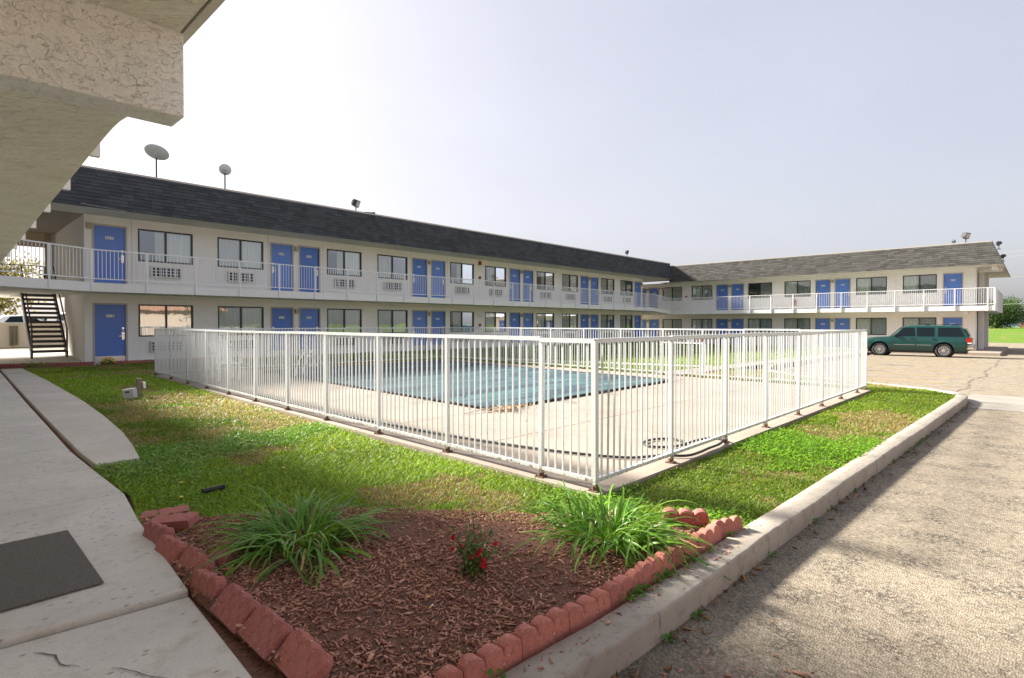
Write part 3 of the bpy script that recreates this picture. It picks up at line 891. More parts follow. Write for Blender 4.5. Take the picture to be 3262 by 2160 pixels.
# digits for the door numbers, from the built-in font
_dig = {}
def digit(ch):
    if ch not in _dig:
        cu = bpy.data.curves.new('digit', 'FONT'); cu.body = ch; cu.size = 0.098; cu.resolution_u = 2
        cu.align_x = 'CENTER'; cu.offset = 0.0030
        o = bpy.data.objects.new('digit', cu); COL.objects.link(o)
        dg = bpy.context.evaluated_depsgraph_get(); me = o.evaluated_get(dg).to_mesh()
        _dig[ch] = ([tuple(v.co) for v in me.vertices], [tuple(p.vertices) for p in me.polygons])
        o.evaluated_get(dg).to_mesh_clear(); bpy.data.objects.remove(o); bpy.data.curves.remove(cu)
    return _dig[ch]
def number_plate(T, num, parent, uc, zc, flip=False):
    mb = MB(T)
    mb.box(uc - .115, uc + .115, 0.046, 0.054, zc - .048, zc + .048)
    for i, ch in enumerate(num):
        vs, fs = digit(ch)
        off = (i - 1) * 0.070
        mb.add([(uc + (-1 if flip else 1) * (x + off), 0.0445, zc - .034 + y) for x, y, z in vs], fs, 1)
    return mb.build('number_plate', [MT['plate'], MT['ink']], parent)

def place_window(wing, K, T, u, z, var):
    w = inst('window', K['frame'], wing, T(u, 0, z))
    inst('pane', K['pane_a'], w, T(u, 0, z)); inst('pane', K['pane_b'], w, T(u, 0, z))
    inst('curtain', K['curtains'][var % len(K['curtains'])], w, T(u, 0, z))
def place_door(wing, K, T, u, z, num, handle, kick, flip=False):
    d = inst('door', K['door'], wing, T(u, 0, z))
    inst('door_frame', K['jamb'], d, T(u, 0, z)); inst('door_handle', K['handle' + handle], d, T(u, 0, z))
    if kick: inst('kick_plate', K['kick'], d, T(u, 0, z))
    number_plate(T, num, d, u + DW / 2, z + 1.63, flip)
def place_ac(wing, K, T, u, z):
    a = inst('air_conditioner', K['ac'], wing, T(u, 0, z))
    inst('louvre', K['louvre'], a, T(u, 0, z)); inst('grille', K['grille'], a, T(u, 0, z))

# ---- long wing: bays repeat every 7.26 m
LC = [3.82 + 7.26 * k for k in range(6)]
ops = []; wins = []; doors = []
up_no = iter(range(217, 227)); lo_no = iter(range(113, 123))
for k, c in enumerate(LC):
    for side in (-1, 1):
        if k == 0 and side == -1: continue
        if k == 5 and side == 1: continue
        u = c + 0.17 if side == 1 else c - 0.17 - DW
        doors.append((u, 'R' if side == 1 else 'L', str(next(lo_no)), str(next(up_no))))
    if k < 5:
        wins += [c + 1.44, c + 4.09]
for u in wins:
    for f in (LF0, LF1): ops.append((u, u + WW, f + SILL, f + SILL + WH))
for (u, h, a, b) in doors:
    for f in (LF0, LF1): ops.append((u, u + DW, f, f + DH))
LZ = 5.06
mb = facade(T_L, 3.72, 40.24, -0.25, LZ, ops)
mb.T = None
# end walls and back
mb.add([(3.72, 23.3, -.25), (3.72, 27.2, -.25), (3.72, 27.2, LZ), (3.72, 23.3, LZ)], [(0, 1, 2, 3)])
mb.add([(3.72, 27.2, -.25), (40.24, 27.2, -.25), (40.24, 27.2, LZ), (3.72, 27.2, LZ)], [(0, 1, 2, 3)])
mb.add([(40.24, 23.3, -.25), (40.24, 27.2, -.25), (40.24, 27.2, LZ), (40.24, 23.3, LZ)], [(0, 1, 2, 3)])
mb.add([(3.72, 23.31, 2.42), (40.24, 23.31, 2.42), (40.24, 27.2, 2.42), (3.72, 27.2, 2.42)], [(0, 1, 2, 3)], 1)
mb.build('wall', [MT['wall'], MT['room']], wing_long)
vseq_lo = [0, 0, 0, 3, 4, 0, 2, 0, 0, 0]; vseq_up = [1, 0, 1, 2, 1, 4, 1, 3, 0, 3]
for k, u in enumerate(wins):
    place_window(wing_long, KL, T_L, u, LF0 + SILL, vseq_lo[k % 10]); place_window(wing_long, KL, T_L, u, LF1 + SILL, vseq_up[k % 10])
    place_ac(wing_long, KL, T_L, u + 0.34, LF0 + 0.33); place_ac(wing_long, KL, T_L, u + 0.34, LF1 + 0.33)
for (u, h, a, b) in doors:
    place_door(wing_long, KL, T_L, u, LF0, a, h, True); place_door(wing_long, KL, T_L, u, LF1, b, h, False)
for c in LC[1:5]:
    for f in (LF0, LF1): inst('wall_lamp', KL['lamp'], wing_long, T_L(c, 0, f + 1.80))
inst('wall_lamp', KL['lamp'], wing_long, T_L(3.85, 0, LF1 + 1.88)); inst('wall_lamp', KL['lamp'], wing_long, T_L(40.1, 0, LF1 + 1.80))
for (u, z, s) in ((22.0, 4.86, .10), (22.0, 4.02, .07), (22.0, 1.30, .07)):
    m_ = MB(T_L); m_.box(u - s, u + s, -0.06, 0, z - s * 1.1, z + s * 1.1); m_.box(u - s * .5, u + s * .5, -0.075, -0.06, z - s * .5, z + s * .2)
    m_.build('fire_alarm', MT['red'], wing_long)
m_ = MB(T_L); m_.box(21.73, 22.28, -0.012, 0, 1.70, 1.92)
sg = m_.build('notice_sign', MT['plate'], wing_long)
m_ = MB(T_L)
for i in range(4): m_.box(21.78, 22.23 - 0.05 * (i % 2), -0.0145, -0.0125, 1.735 + i * .045, 1.75 + i * .045)
m_.build('sign_lines', MT['plastic'], sg)
# hairline joints of the plaster, run as real recessed-looking beads beside the door pairs
for c in LC:
    for du in (-1.2, 1.25):
        if 4 < c + du < 40:
            m_ = MB(T_L); m_.box(c + du - .006, c + du + .006, -0.004, 0.002, LF1, LZ - .002); m_.build('control_joint', MT['jamb'], wing_long)
m_ = MB(); m_.tube([(6.2, 23.26, 2.25), (8.1, 23.26, 2.25)], 0.02, 6); m_.tube([(12.0, 23.25, 2.28), (30, 23.25, 2.28)], 0.015, 6)
m_.build('conduit', MT['wall'], wing_long)

# ---- far wing (facade faces the court, seen between car and long wing)
RC = [10.37 + 7.28 * k for k in range(3)]
opsR = []; winsR = []; doorsR = []
nu_ = {2: (('R', '124', '228'), ('L', '123', '227')), 1: (('R', '126', '230'), ('L', '125', '229')), 0: (('R', '128', '232'), ('L', '127', '231'))}
for k, c in enumerate(RC):
    (a, b) = nu_[k]
    doorsR.append((c - .17 - DW, *a)); doorsR.append((c + .17, *b))
    winsR += [c - 1.44 - WW, c - 4.09 - WW]
doorsR.append((RC[0] - 7.28 + .17, 'L', '129', '233'))
for u in winsR:
    for f in (RF0, RF1): opsR.append((u, u + WW, f + SILL, f + SILL + WH))
for d in doorsR:
    for f in (RF0, RF1): opsR.append((d[0], d[0] + DW, f, f + DH))
RZ = 4.83
mb = facade(T_R, 2.62, 29.0, -0.6, RZ, opsR)
mb.T = None
mb.add([(44, 2.62, -.6), (45.4, 2.62, -.6), (45.4, 2.62, RZ), (44, 2.62, RZ), (45.4, 4.6, -.6), (45.4, 4.6, RZ), (53, 4.6, -.6), (53, 4.6, RZ), (53, 29, -.6), (53, 29, RZ), (44, 29, -.6), (44, 29, RZ)],
       [(0, 1, 2, 3), (1, 4, 5, 2), (4, 6, 7, 5), (6, 8, 9, 7), (8, 10, 11, 9)])
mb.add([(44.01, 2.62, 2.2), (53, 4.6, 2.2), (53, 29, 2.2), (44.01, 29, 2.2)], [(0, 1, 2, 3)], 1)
mb.build('wall', [MT['wall'], MT['room']], wing_far)
m_ = MB(); m_.box(46.5, 46.75, 2.35, 2.62, -0.27, RZ); m_.build('column', MT['wall'], wing_far)
m_ = MB(); m_.box(51.5, 51.75, 2.35, 2.62, -0.27, RZ); m_.build('column', MT['wall'], wing_far)
flipR = {'L': 'R', 'R': 'L'}
for k, u in enumerate(winsR):
    place_window(wing_far, KR, T_R, u, RF0 + SILL, (0, 0, 0, 3, 0, 0)[k]); place_window(wing_far, KR, T_R, u, RF1 + SILL, (0, 3, 2, 0, 0, 0)[k])
for (u, h, a, b) in doorsR:
    # u runs right-to-left as seen from the court, so the handle sides swap
    hh = flipR[h]
    place_door(wing_far, KR, T_R, u, RF0, a, hh, False, True); place_door(wing_far, KR, T_R, u, RF1, b, hh, False, True)
for c in RC:
    for f in (RF0, RF1): inst('wall_lamp', KR['lamp'], wing_far, T_R(c, 0, f + 1.80))
for (u, z, s) in ((21.3, RF1 + 1.2, .07), (21.3, RF0 + 1.2, .07)):
    m_ = MB(T_R); m_.box(u - s, u + s, -0.06, 0, z - s, z + s); m_.build('fire_alarm', MT['red'], wing_far)
m_ = MB(T_R); m_.box(21.1, 21.55, -0.012, 0, 1.42, 1.66); m_.build('notice_sign', MT['plate'], wing_far)
m_ = MB(T_R); m_.box(22.9, 23.5, -0.9, -0.86, 4.25, 4.45, 0); m_.box(22.95, 23.10, -0.905, -0.8995, 4.28, 4.42, 1); m_.box(23.2, 23.45, -0.905, -0.8995, 4.30, 4.40, 1)
m_.build('hanging_sign', [MT['plate'], MT['red']], wing_far)
m_ = MB(T_R)
for du in (0, 0.13): m_.lathe([(0, 0), (.045, 0), (.05, .05), (.05, .36), (.025, .42), (.02, .48), (0, .48)], 10, (12.75 + du, -0.12, RF1 + 0.25))
m_.build('fire_extinguisher', MT['red'], wing_far, smooth=True)

# ---- walkway slabs
def slab(poly, z0, z1, wing, mats, name='walkway_slab'):
    mb = MB(); mb.prism(poly, z0, z1); return mb.build(name, mats, wing)
SLE = 21.92
slab([(1.10, 20.4), (2.57, 21.26), (3.70, SLE), (39.6, SLE), (39.6, 23.29), (3.715, 23.29), (3.715, 24.6), (2.2, 24.6), (2.2, 28.3), (3.70, 28.3), (3.70, 29.6), (-0.65, 29.6), (-0.65, 20.4)], 2.39, 2.68, wing_long, MT['fascia'])
mb = MB()
mb.add([(39.602, SLE, 2.39), (42.5, SLE, 2.16), (42.5, 23.4, 2.16), (39.602, 23.4, 2.39), (39.602, SLE, 2.68), (42.5, SLE, 2.44), (42.5, 23.4, 2.44), (39.602, 23.4, 2.68)],
       [(0, 3, 2, 1), (4, 5, 6, 7), (0, 1, 5, 4), (1, 2, 6, 5), (2, 3, 7, 6), (3, 0, 4, 7)])
mb.build('walkway_ramp', MT['fascia'], wing_long)
slab([(42.503, SLE + .19), (42.5, 1.70), (53.6, 1.70), (53.6, 2.615), (43.99, 2.615), (43.99, 28), (40.26, 28), (40.26, 23.42), (42.503, 23.42)], 2.15, 2.44, wing_far, MT['fascia'])
# cantilever beams below the far wing's walkway
for y in (3.02, 10.37 + 3.65):
    m_ = MB(); m_.box(42.75, 43.99, y - .12, y + .12, 1.93, 2.148); 
    if y < 4: m_.build('beam', MT['fascia'], wing_far)
m_ = MB(); m_.box(43.2, 45.2, 1.62, 1.86, 4.60, 4.828); m_.build('beam', MT['fascia'], wing_far)
m_ = MB(); m_.box(45.6, 45.85, 1.45, 2.6, 4.60, 4.826); m_.build('beam', MT['fascia'], wing_far)

# ---- roofs
M_SH = {}
def unit_shingle(mat):
    if mat.name not in M_SH:
        mb = MB()
        mb.add([(0, 0, 0), (1, 0, 0), (1, 1, 0), (0, 1, 0), (0, 0, 0.019), (1, 0, 0.019), (1, 1, 0.004), (0, 1, 0.004)],
               [(0, 1, 5, 4), (4, 5, 6, 7), (1, 2, 6, 5), (3, 0, 4, 7), (2, 3, 7, 6)])
        M_SH[mat.name] = mesh_of(mb, 'shingle', mat)
    return M_SH[mat.name]
def shingle_roof(wing, A, B, C, D, courses, tab, mat, nsingle, side=1):
    """mansard face A-B (eave) to C-D (top); shingles laid course by course, butt edges proud"""
    A, B, C, D = map(Vector, (A, B, C, D))
    mb = MB(); mb.add([A, B, D, C], [(0, 1, 2, 3)])
    roof = mb.build('roof', MT['roofdeck'], wing)
    al = (B - A).normalized(); upv = (C - A); upv = (upv - al * upv.dot(al)); slope = upv.length; upv.normalize()
    no = al.cross(upv).normalized() * side
    if no.z < 0: no = -no
    items = []
    ex = slope / courses
    for c in range(courses):
        t = c / courses; P0 = A.lerp(C, t); P1 = B.lerp(D, t); L = (P1 - P0).length
        x = -random.uniform(0, tab)
        while x < L:
            w = tab * random.choice((0.7, 0.85, 1.0, 1.0, 1.15, 1.35))
            a = max(0, x); b = min(L, x + w - 0.007)
            if b - a > 0.03:
                lift = random.uniform(0.001, 0.007)
                items.append((P0 + al * a + no * lift + upv * random.uniform(-.006, .004), b - a, ex * 1.12))
            x += w
    camp = Vector((0, 0, EYE))
    items.sort(key=lambda it: -(it[1]) / (it[0] - camp).length_squared)
    um = unit_shingle(mat)
    for (p, w, h) in items[:nsingle]:
        m = Matrix(((al.x * w, upv.x * h, no.x, p.x), (al.y * w, upv.y * h, no.y, p.y), (al.z * w, upv.z * h, no.z, p.z), (0, 0, 0, 1)))
        inst('shingle', um, roof, mat4=m)
    if len(items) > nsingle:
        mb = MB()
        for (p, w, h) in items[nsingle:]:
            q = [p, p + al * w, p + al * w + upv * h, p + upv * h]
            t = [q[0] + no * .019, q[1] + no * .019, q[2] + no * .004, q[3] + no * .004]
            mb.add(q + t, [(0, 1, 5, 4), (4, 5, 6, 7), (1, 2, 6, 5), (3, 0, 4, 7), (2, 3, 7, 6)])
        tag(mb.build('shingle_field', mat, roof), kind='stuff')
    return roof
EY, TY, EZ, TZ = 21.72, 22.28, 5.04, 6.40
shingle_roof(wing_long, (0.85, EY, EZ), (42.35, EY, EZ), (0.30, TY, TZ), (42.92, TY, TZ), 11, 0.34, MT['shingle'], 300)
m_ = MB(); m_.box(0.25, 42.9, TY - .02, TY + .10, TZ - .012, TZ + .05); m_.box(42.86, 42.95, TY - .04, 26, TZ - .05, TZ + .06); m_.build('roof_cap', MT['drip'], wing_long)
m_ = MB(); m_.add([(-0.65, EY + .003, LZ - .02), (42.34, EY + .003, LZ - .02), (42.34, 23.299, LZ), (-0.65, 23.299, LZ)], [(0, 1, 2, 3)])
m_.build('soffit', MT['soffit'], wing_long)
m_ = MB(); m_.box(-0.65, 3.719, 23.302, 33.6, LZ - .0, LZ + .1); m_.box(3.72, 12, 27.21, 33.6, LZ, LZ + .1); m_.build('breezeway_ceiling', MT['room'], wing_long)  # rear overhang added to block sun; darker room colour stands in for shade
m_ = MB(); m_.box(40.25, 43.99, 22.3, 28, 5.07, 5.12); m_.build('corner_ceiling', MT['soffit'], wing_long)
m_ = MB(); m_.add([(0.3, TY + .05, TZ - .06), (43.0, TY + .05, TZ - .06), (43.0, 33, TZ - .06), (0.3, 33, TZ - .06), (43.0, TY + .05, 5.13), (43, 33, 5.13), (0.3, 33, 5.13), (0.3, TY + .05, 5.13)], [(0, 1, 2, 3), (1, 4, 5, 2), (2, 5, 6, 3)])
m_.build('flat_roof', MT['roofdeck'], wing_long)
# damaged drip flashing hanging near the left end
m_ = MB(); m_.box(3.25, 4.75, EY - .012, EY - .004, EZ - .05, EZ - .012); m_.bar((3.4, EY + .015, EZ + .09), (4.6, EY - .02, EZ + .0), 0.008, 0.025)
m_.build('flashing', MT['bumper'], wing_long)

EX, TX, REZ, RTZ = 42.32, 42.90, 4.80, 6.19
shingle_roof(wing_far, (EX, 1.30, REZ), (EX, 22.0, REZ), (TX, 1.85, RTZ), (TX, 22.4, RTZ), 11, 0.36, MT['shingle_warm'], 300)
shingle_roof(wing_far, (EX, 1.30, REZ), (55.2, 1.30, REZ), (TX, 1.85, RTZ), (54.6, 1.85, RTZ), 11, 0.36, MT['shingle_warm'], 0)
m_ = MB(); m_.box(TX - .02, TX + .1, 1.82, 24, RTZ - .012, RTZ + .045); m_.box(TX, 54.6, 1.83, 1.95, RTZ - .012, RTZ + .045); m_.build('roof_cap', MT['drip'], wing_far)
m_ = MB(); m_.add([(EX + .004, 1.304, RZ - .012), (55.2, 1.304, RZ - .012), (55.2, 2.615, RZ), (43.995, 2.615, RZ), (43.995, 23, RZ), (EX + .004, 23, RZ - .012)], [(0, 1, 2, 3), (0, 3, 4, 5)])
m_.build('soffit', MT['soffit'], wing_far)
m_ = MB(); m_.add([(TX, 1.9, RTZ - .06), (54.6, 1.9, RTZ - .06), (54.6, 30, RTZ - .06), (TX, 30, RTZ - .06)], [(0, 1, 2, 3)]); m_.box(44.2, 54, 2.7, 29, RZ + .01, RZ + .06); m_.build('flat_roof', MT['roofdeck'], wing_far)

# ---- railings
BAL = {}
def bal_mesh(h, w, mat, name='baluster'):
    key = (round(h, 3), w, mat.name)
    if key not in BAL:
        mb = MB(); mb.box(-w / 2, w / 2, -w / 2, w / 2, 0, h); BAL[key] = mesh_of(mb, name, mat)
    return BAL[key]
def railing(wing, pts, posts, singles=300, step=0.108, top=1.03, mat=None, drop=0.30):
    mat = mat or MT['white']
    pts = [Vector(p) for p in pts]
    mb = MB()
    bl = []
    for a, b in zip(pts[:-1], pts[1:]):
        mb.bar(a + Vector((0, 0, top)), b + Vector((0, 0, top)), 0.045, 0.035)
        mb.bar(a + Vector((0, 0, .10)), b + Vector((0, 0, .10)), 0.03, 0.03)
        n = max(1, int(round((b - a).length / step)))
        ang = math.atan2(b.y - a.y, b.x - a.x)
        for i in range(n):
            bl.append((a.lerp(b, (i + .5) / n) + Vector((0, 0, .115)), ang))
    r = mb.build('railing', mat, wing)
    for p in posts:
        mb2 = MB(); mb2.box(p[0] - .024, p[0] + .024, p[1] - .024, p[1] + .024, p[2] - drop, p[2] + top - .018)
        mb2.build('post', mat, r)
    camp = Vector((0, 0, EYE))
    bl.sort(key=lambda q: (q[0] - camp).length)
    bm_ = bal_mesh(top - .132, 0.015, mat)
    for (p, ang) in bl[:singles]: inst('baluster', bm_, r, p, (0, 0, ang))
    if len(bl) > singles:
        mb3 = MB()
        for (p, ang) in bl[singles:]: mb3.box(p.x - .0075, p.x + .0075, p.y - .0075, p.y + .0075, p.z, p.z + top - .132)
        tag(mb3.build('baluster_run', mat, r), kind='stuff')
    return r
RY = SLE - .03
def on(pts, k):  # point k of a polyline as a post
    return pts[k]
rl = [(1.09, 20.38, 2.70), (2.56, 21.23, 2.70), (3.69, RY, 2.70), (39.6, RY, 2.68), (42.46, RY + .1, 2.44)]
posts = [rl[0], rl[1]] + [(3.69 + 1.507 * k, RY, 2.70) for k in range(24)] + [(40.4, RY + .03, 2.62), (41.3, RY + .06, 2.54), (42.46, RY + .1, 2.44)]
railing(wing_long, rl, posts, 300)
rr = [(42.47, RY + .12, 2.44), (42.47, 1.67, 2.44), (53.6, 1.67, 2.44)]
railing(wing_far, rr, [(42.47, 21.54 - 1.505 * k, 2.44) for k in range(14)] + [(42.47, 1.67, 2.44)] + [(42.47 + 1.5 * k, 1.67, 2.44) for k in range(1, 8)], 300)
railing(wing_long, [(-0.6, 29.5, 2.68), (3.4, 29.5, 2.68)], [(-0.6, 29.5, 2.68), (1.4, 29.5, 2.68), (3.4, 29.5, 2.68)], 40, mat=MT['steel_dark'])
m_ = MB(); m_.box(3.42, 3.62, 29.45, 29.65, 2.685, LZ); m_.build('column', MT['lamp'], wing_long)
m_ = MB(); m_.box(-0.65, 3.419, 29.5, 29.62, 4.48, LZ - .002); m_.build('lintel', MT['beige'], wing_long)
m_ = MB(); m_.box(3.62, 5.2, 29.48, 29.62, 2.685, LZ - .002); m_.box(3.73, 5.2, 27.22, 29.47, 2.39, LZ - .004); m_.build('end_wall', MT['wall'], wing_long)
m_ = MB(); m_.box(2.9, 3.3, 22.35, 22.75, 2.345, 2.388); m_.build('ceiling_lamp', MT['plate'], wing_long)

# ---- near wing: slab over our heads, beam, canopy soffit
def near_edge(y): return 0.70 + 0.0225 * (y - 3.4)
mb = MB(); ys = [3.302, 3.38, 3.48, 3.62, 3.85, 8, 12, 16, 20.39]
fil = {3.302: .036, 3.38: .018, 3.48: .007, 3.62: .002}
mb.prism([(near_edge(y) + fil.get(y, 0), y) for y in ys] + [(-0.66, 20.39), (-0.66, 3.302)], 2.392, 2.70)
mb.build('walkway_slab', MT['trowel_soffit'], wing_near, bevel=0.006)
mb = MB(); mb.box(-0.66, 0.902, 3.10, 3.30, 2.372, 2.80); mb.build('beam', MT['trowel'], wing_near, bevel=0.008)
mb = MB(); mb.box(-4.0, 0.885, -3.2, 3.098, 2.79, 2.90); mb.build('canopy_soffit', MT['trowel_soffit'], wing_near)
mb = MB(); mb.box(0.887, 0.8955, -3.2, 3.28, 2.81, 2.90); mb.build('canopy_gap', MT['steel_dark'], wing_near)
mb = MB(); mb.box(0.896, 0.935, -3.2, 3.29, 2.785, 2.925); mb.build('canopy_trim', MT['soffit'], wing_near)
mb = MB()
y = -3.2
while y < 3.28:
    l = random.uniform(0.15, 0.33); e = random.uniform(0.0, 0.018)
    mb.add([(0.60, y, 3.02), (0.952 + e, y, 2.928), (0.952 + e, y + l, 2.928), (0.60, y + l, 3.02), (0.60, y, 3.03), (0.952 + e, y, 2.942), (0.952 + e, y + l, 2.942), (0.60, y + l, 3.03)],
           [(0, 3, 2, 1), (4, 5, 6, 7), (0, 1, 5, 4), (1, 2, 6, 5), (2, 3, 7, 6), (3, 0, 4, 7)])
    y += l
tag(mb.build('shingle_field', MT['shingle'], wing_near), kind='stuff')
mb = MB(); mb.box(-4.0, -0.66, -3.2, 29.6, -0.1, 5.06); mb.build('wall', MT['wall'], wing_near)  # unseen stretch past the slab end added to keep light off the breezeway
mb = MB(); mb.add([(0.85, 3.2, 5.04), (0.85, 21.7, 5.04), (0.30, 22.3, 6.40), (0.30, 3.7, 6.40), (-9, 3.7, 6.40), (-9, 33, 6.40), (-0.66, 3.2, 5.05), (-0.66, 21.7, 5.05), (-9, 3.2, 5.04)],
                  [(0, 1, 2, 3), (3, 2, 5, 4), (0, 6, 7, 1), (0, 3, 4, 8)])
mb.build('roof', MT['shingle'], wing_near)
nposts = [(near_edge(y) + .03, y, 2.70) for y in [4.33 + 1.235 * k for k in range(13)]]
railing(wing_near, [(near_edge(3.35) + .03, 3.35, 2.70), (near_edge(20.3) + .03, 20.3, 2.70)], nposts, 0)

# ---- open steel staircase in the breezeway
st = thing('staircase', (2.95, 25.0, 0.2), 'open dark steel staircase with thin treads in the breezeway left of door 113', 'staircase')
S0, S1 = Vector((0, 25.3, 0.24)), Vector((0, 28.25, 2.66))
for x in (2.56, 3.52):
    m_ = MB(); m_.bar(S0 + Vector((x, 0, 0)), S1 + Vector((x, 0, 0)), 0.06, 0.26); m_.build('stringer', MT['steel_dark'], st)
    m_ = MB(); m_.bar(S0 + Vector((x, 0, .95)), S1 + Vector((x, 0, .95)), 0.04, 0.04)
    m_.bar((x, 25.3, 0.15), (x, 25.3, 1.2), 0.05, 0.05); m_.build('handrail', MT['bronze'], st)
for k in range(14):
    p = S0.lerp(S1, (k + .6) / 14.0)
    m_ = MB(); m_.box(2.60, 3.48, p.y - .15, p.y + .15, p.z - .01, p.z + .085); m_.build('tread', MT['bronze'], st)
# ================================================================== THE COURT
# ---- white steel pool fence
fence = thing('pool_fence', ((FN[0] + FB[0]) / 2, (FN[1] + FB[1]) / 2, 0), 'white steel picket fence standing around the covered swimming pool', 'fence')
SIDES = [
    (FN, FL, [0.0, 0.041, 0.134, 0.229, 0.3245, 0.4158, 0.51, 0.6055, 0.6995, 0.7964, 0.894, 1.0]),
    (FN, FR_, [0.0, 0.133, 0.268, 0.402, 0.5436, 0.672, 0.799, 0.926, 1.0]),
    (FL, FB, [0.0, 0.14, 0.278, 0.416, 0.554, 0.692, 0.83, 1.0]),
    (FR_, FB, [0.0, 0.09, 0.18, 0.254, 0.334, 0.43, 0.525, 0.62, 0.715, 0.81, 0.905, 1.0]),
]
TOPZ, BOTZ = 1.21, 0.085
fbal = []; done = set()
GATE = (3, 3)
for si, (a, b, ts) in enumerate(SIDES):
    A = Vector((*a, 0)); B = Vector((*b, 0)); ang = math.atan2(B.y - A.y, B.x - A.x)
    for t in ts:
        p = A.lerp(B, t); key = (round(p.x, 2), round(p.y, 2))
        if key in done: continue
        done.add(key)
        ln = (random.uniform(-.004, .004), random.uniform(-.004, .004))
        mb = MB(); hw = 0.0195 if t not in (0.0, 1.0) else 0.0215
        mb.box(-hw, hw, -hw, hw, 0.012, TOPZ - 0.004)
        o = mb.build('post', MT['fence'], fence, local=True)
        o.location = p - wloc(fence); o.rotation_euler = (ln[0], ln[1], ang)
        mb = MB(); mb.box(-.042, .042, -.042, .042, 0.002, 0.009); mb.lathe([(0, .009), (.008, .009), (.008, .022), (0, .024)], 6, (.03, .03, 0)); mb.lathe([(0, .009), (.008, .009), (.008, .02), (0, .022)], 6, (-.03, -.03, 0))
        mb.lathe([(.030, .009), (.029, .022), (.0275, .04)], 8)
        q = mb.build('foot_plate', MT['rust'], o, local=True); q.rotation_euler = (0, 0, random.uniform(-.3, .3))
    for t0, t1 in zip(ts[:-1], ts[1:]):
        p, q = A.lerp(B, t0), A.lerp(B, t1)
        isg = (si, ts.index(t0)) == GATE
        tz = TOPZ + random.uniform(-.006, .006)
        mb = MB(); mb.bar(p + Vector((0, 0, tz)), q + Vector((0, 0, tz + random.uniform(-.004, .004))), 0.04, 0.036)
        mb.build('top_rail', MT['fence'], fence)
        mb = MB(); mb.bar(p + Vector((0, 0, BOTZ)), q + Vector((0, 0, BOTZ)), 0.036, 0.03)
        if isg: mb.bar(p + Vector((0, 0, .86)), q + Vector((0, 0, .86)), 0.036, 0.03)
        mb.build('bottom_rail', MT['fence'], fence)
        L = (q - p).length; n = max(1, int(round(L / 0.0887)) - 1)
        for i in range(n):
            fbal.append((p.lerp(q, (i + 1) / (n + 1)), ang))
camp = Vector((0, 0, EYE))
fbal.sort(key=lambda q: (q[0] - camp).length)
bm_ = bal_mesh(TOPZ - .018 - BOTZ - .012, 0.0135, MT['fence'])
for (p, ang) in fbal[:300]:
    inst('baluster', bm_, fence, (p.x, p.y, BOTZ + .012), (random.gauss(0, .0035), random.gauss(0, .0035), ang + random.gauss(0, .05)))
mb = MB()
for (p, ang) in fbal[300:]: mb.box(p.x - .0068, p.x + .0068, p.y - .0068, p.y + .0068, BOTZ + .012, TOPZ - .018)
tag(mb.build('baluster_run', MT['fence'], fence), kind='stuff')
gp = Vector((*lerp2(FR_, FB, 0.254), 0))
mb = MB(); mb.box(gp.x - .05, gp.x + .05, gp.y - .05, gp.y + .05, 0.92, 1.06); mb.build('gate_latch', MT['rust'], fence)

# ---- pool cover with its straps
cover = thing('pool_cover', (9.3, 10.8, 0.02), 'sagging blue-green mesh cover stretched over the swimming pool', 'pool cover')
PC = [(6.0, 6.08), (12.1, 6.2), (12.85, 15.55), (6.5, 15.65)]
def pcp(u, v): return lerp2(lerp2(PC[0], PC[1], u), lerp2(PC[3], PC[2], u), v)
nx, ny = 60, 90; V = []; F = []
for j in range(ny + 1):
    for i in range(nx + 1):
        u, v = i / nx, j / ny; p = pcp(u, v)
        e = min(u, 1 - u, v, 1 - v)
        sag = -0.10 * min(1, e / 0.25) + 0.018 * float(fnoise(p[0] * 1.7, p[1] * 1.7)) * min(1, e / .08)
        V.append((p[0], p[1], 0.028 + max(sag, -0.4) * 0.12 + 0.01 * math.sin(v * 40) * (e > .02)))
for j in range(ny):
    for i in range(nx): F.append((j * (nx + 1) + i, j * (nx + 1) + i + 1, (j + 1) * (nx + 1) + i + 1, (j + 1) * (nx + 1) + i))
co = np_mesh('fabric', np.array(V) - np.array(wloc(cover)), F, MT['cover'], cover, smooth=True)
def strap(pts, w=0.035):
    mb = MB(); P = [Vector(p) for p in pts]; n = len(P); L = []; Rr = []
    for i, p in enumerate(P):
        d = (P[min(i + 1, n - 1)] - P[max(i - 1, 0)]).normalized(); s = Vector((-d.y, d.x, 0)).normalized() * w / 2
        L.append(p + s); Rr.append(p - s)
    mb.add(L + Rr, [(i, i + 1, n + i + 1, n + i) for i in range(n - 1)])
    return mb.build('strap', MT['black'], cover)
for k in range(7):
    v = (k + .02) / 6.9 if k == 0 else k / 6.5
    if v > 1: continue
    for (u0, sg) in ((0, -1), (1, 1)):
        a = pcp(u0, v); ex = 0.55
        arc = [(a[0] + sg * ex * (1 - t), a[1], 0.02 + 0.03 * t) for t in (0, .3, .6, 1)] + [(a[0] - sg * 0.28 * t, a[1] + 0.10 * math.sin(t * PI) , 0.06) for t in (.4, 1, 1.8, 2.6)]
        strap(arc)
for k in range(5):
    u = 0.02 + k / 4.3
    if u > 1: continue
    for (v0, sg) in ((0, -1), (1, 1)):
        a = pcp(u, v0)
        strap([(a[0], a[1] + sg * 0.5 * (1 - t), 0.02 + .03 * t) for t in (0, .5, 1)] + [(a[0] + .08 * math.sin(t * PI), a[1] - sg * .3 * t, 0.06) for t in (.5, 1, 1.8)])
mb = MB()
for i in range(4):
    a, b = PC[i], PC[(i + 1) % 4]
    mb.bar((a[0], a[1], 0.034), (b[0], b[1], 0.034), 0.05, 0.012)
mb.build('hem', MT['black'], cover)

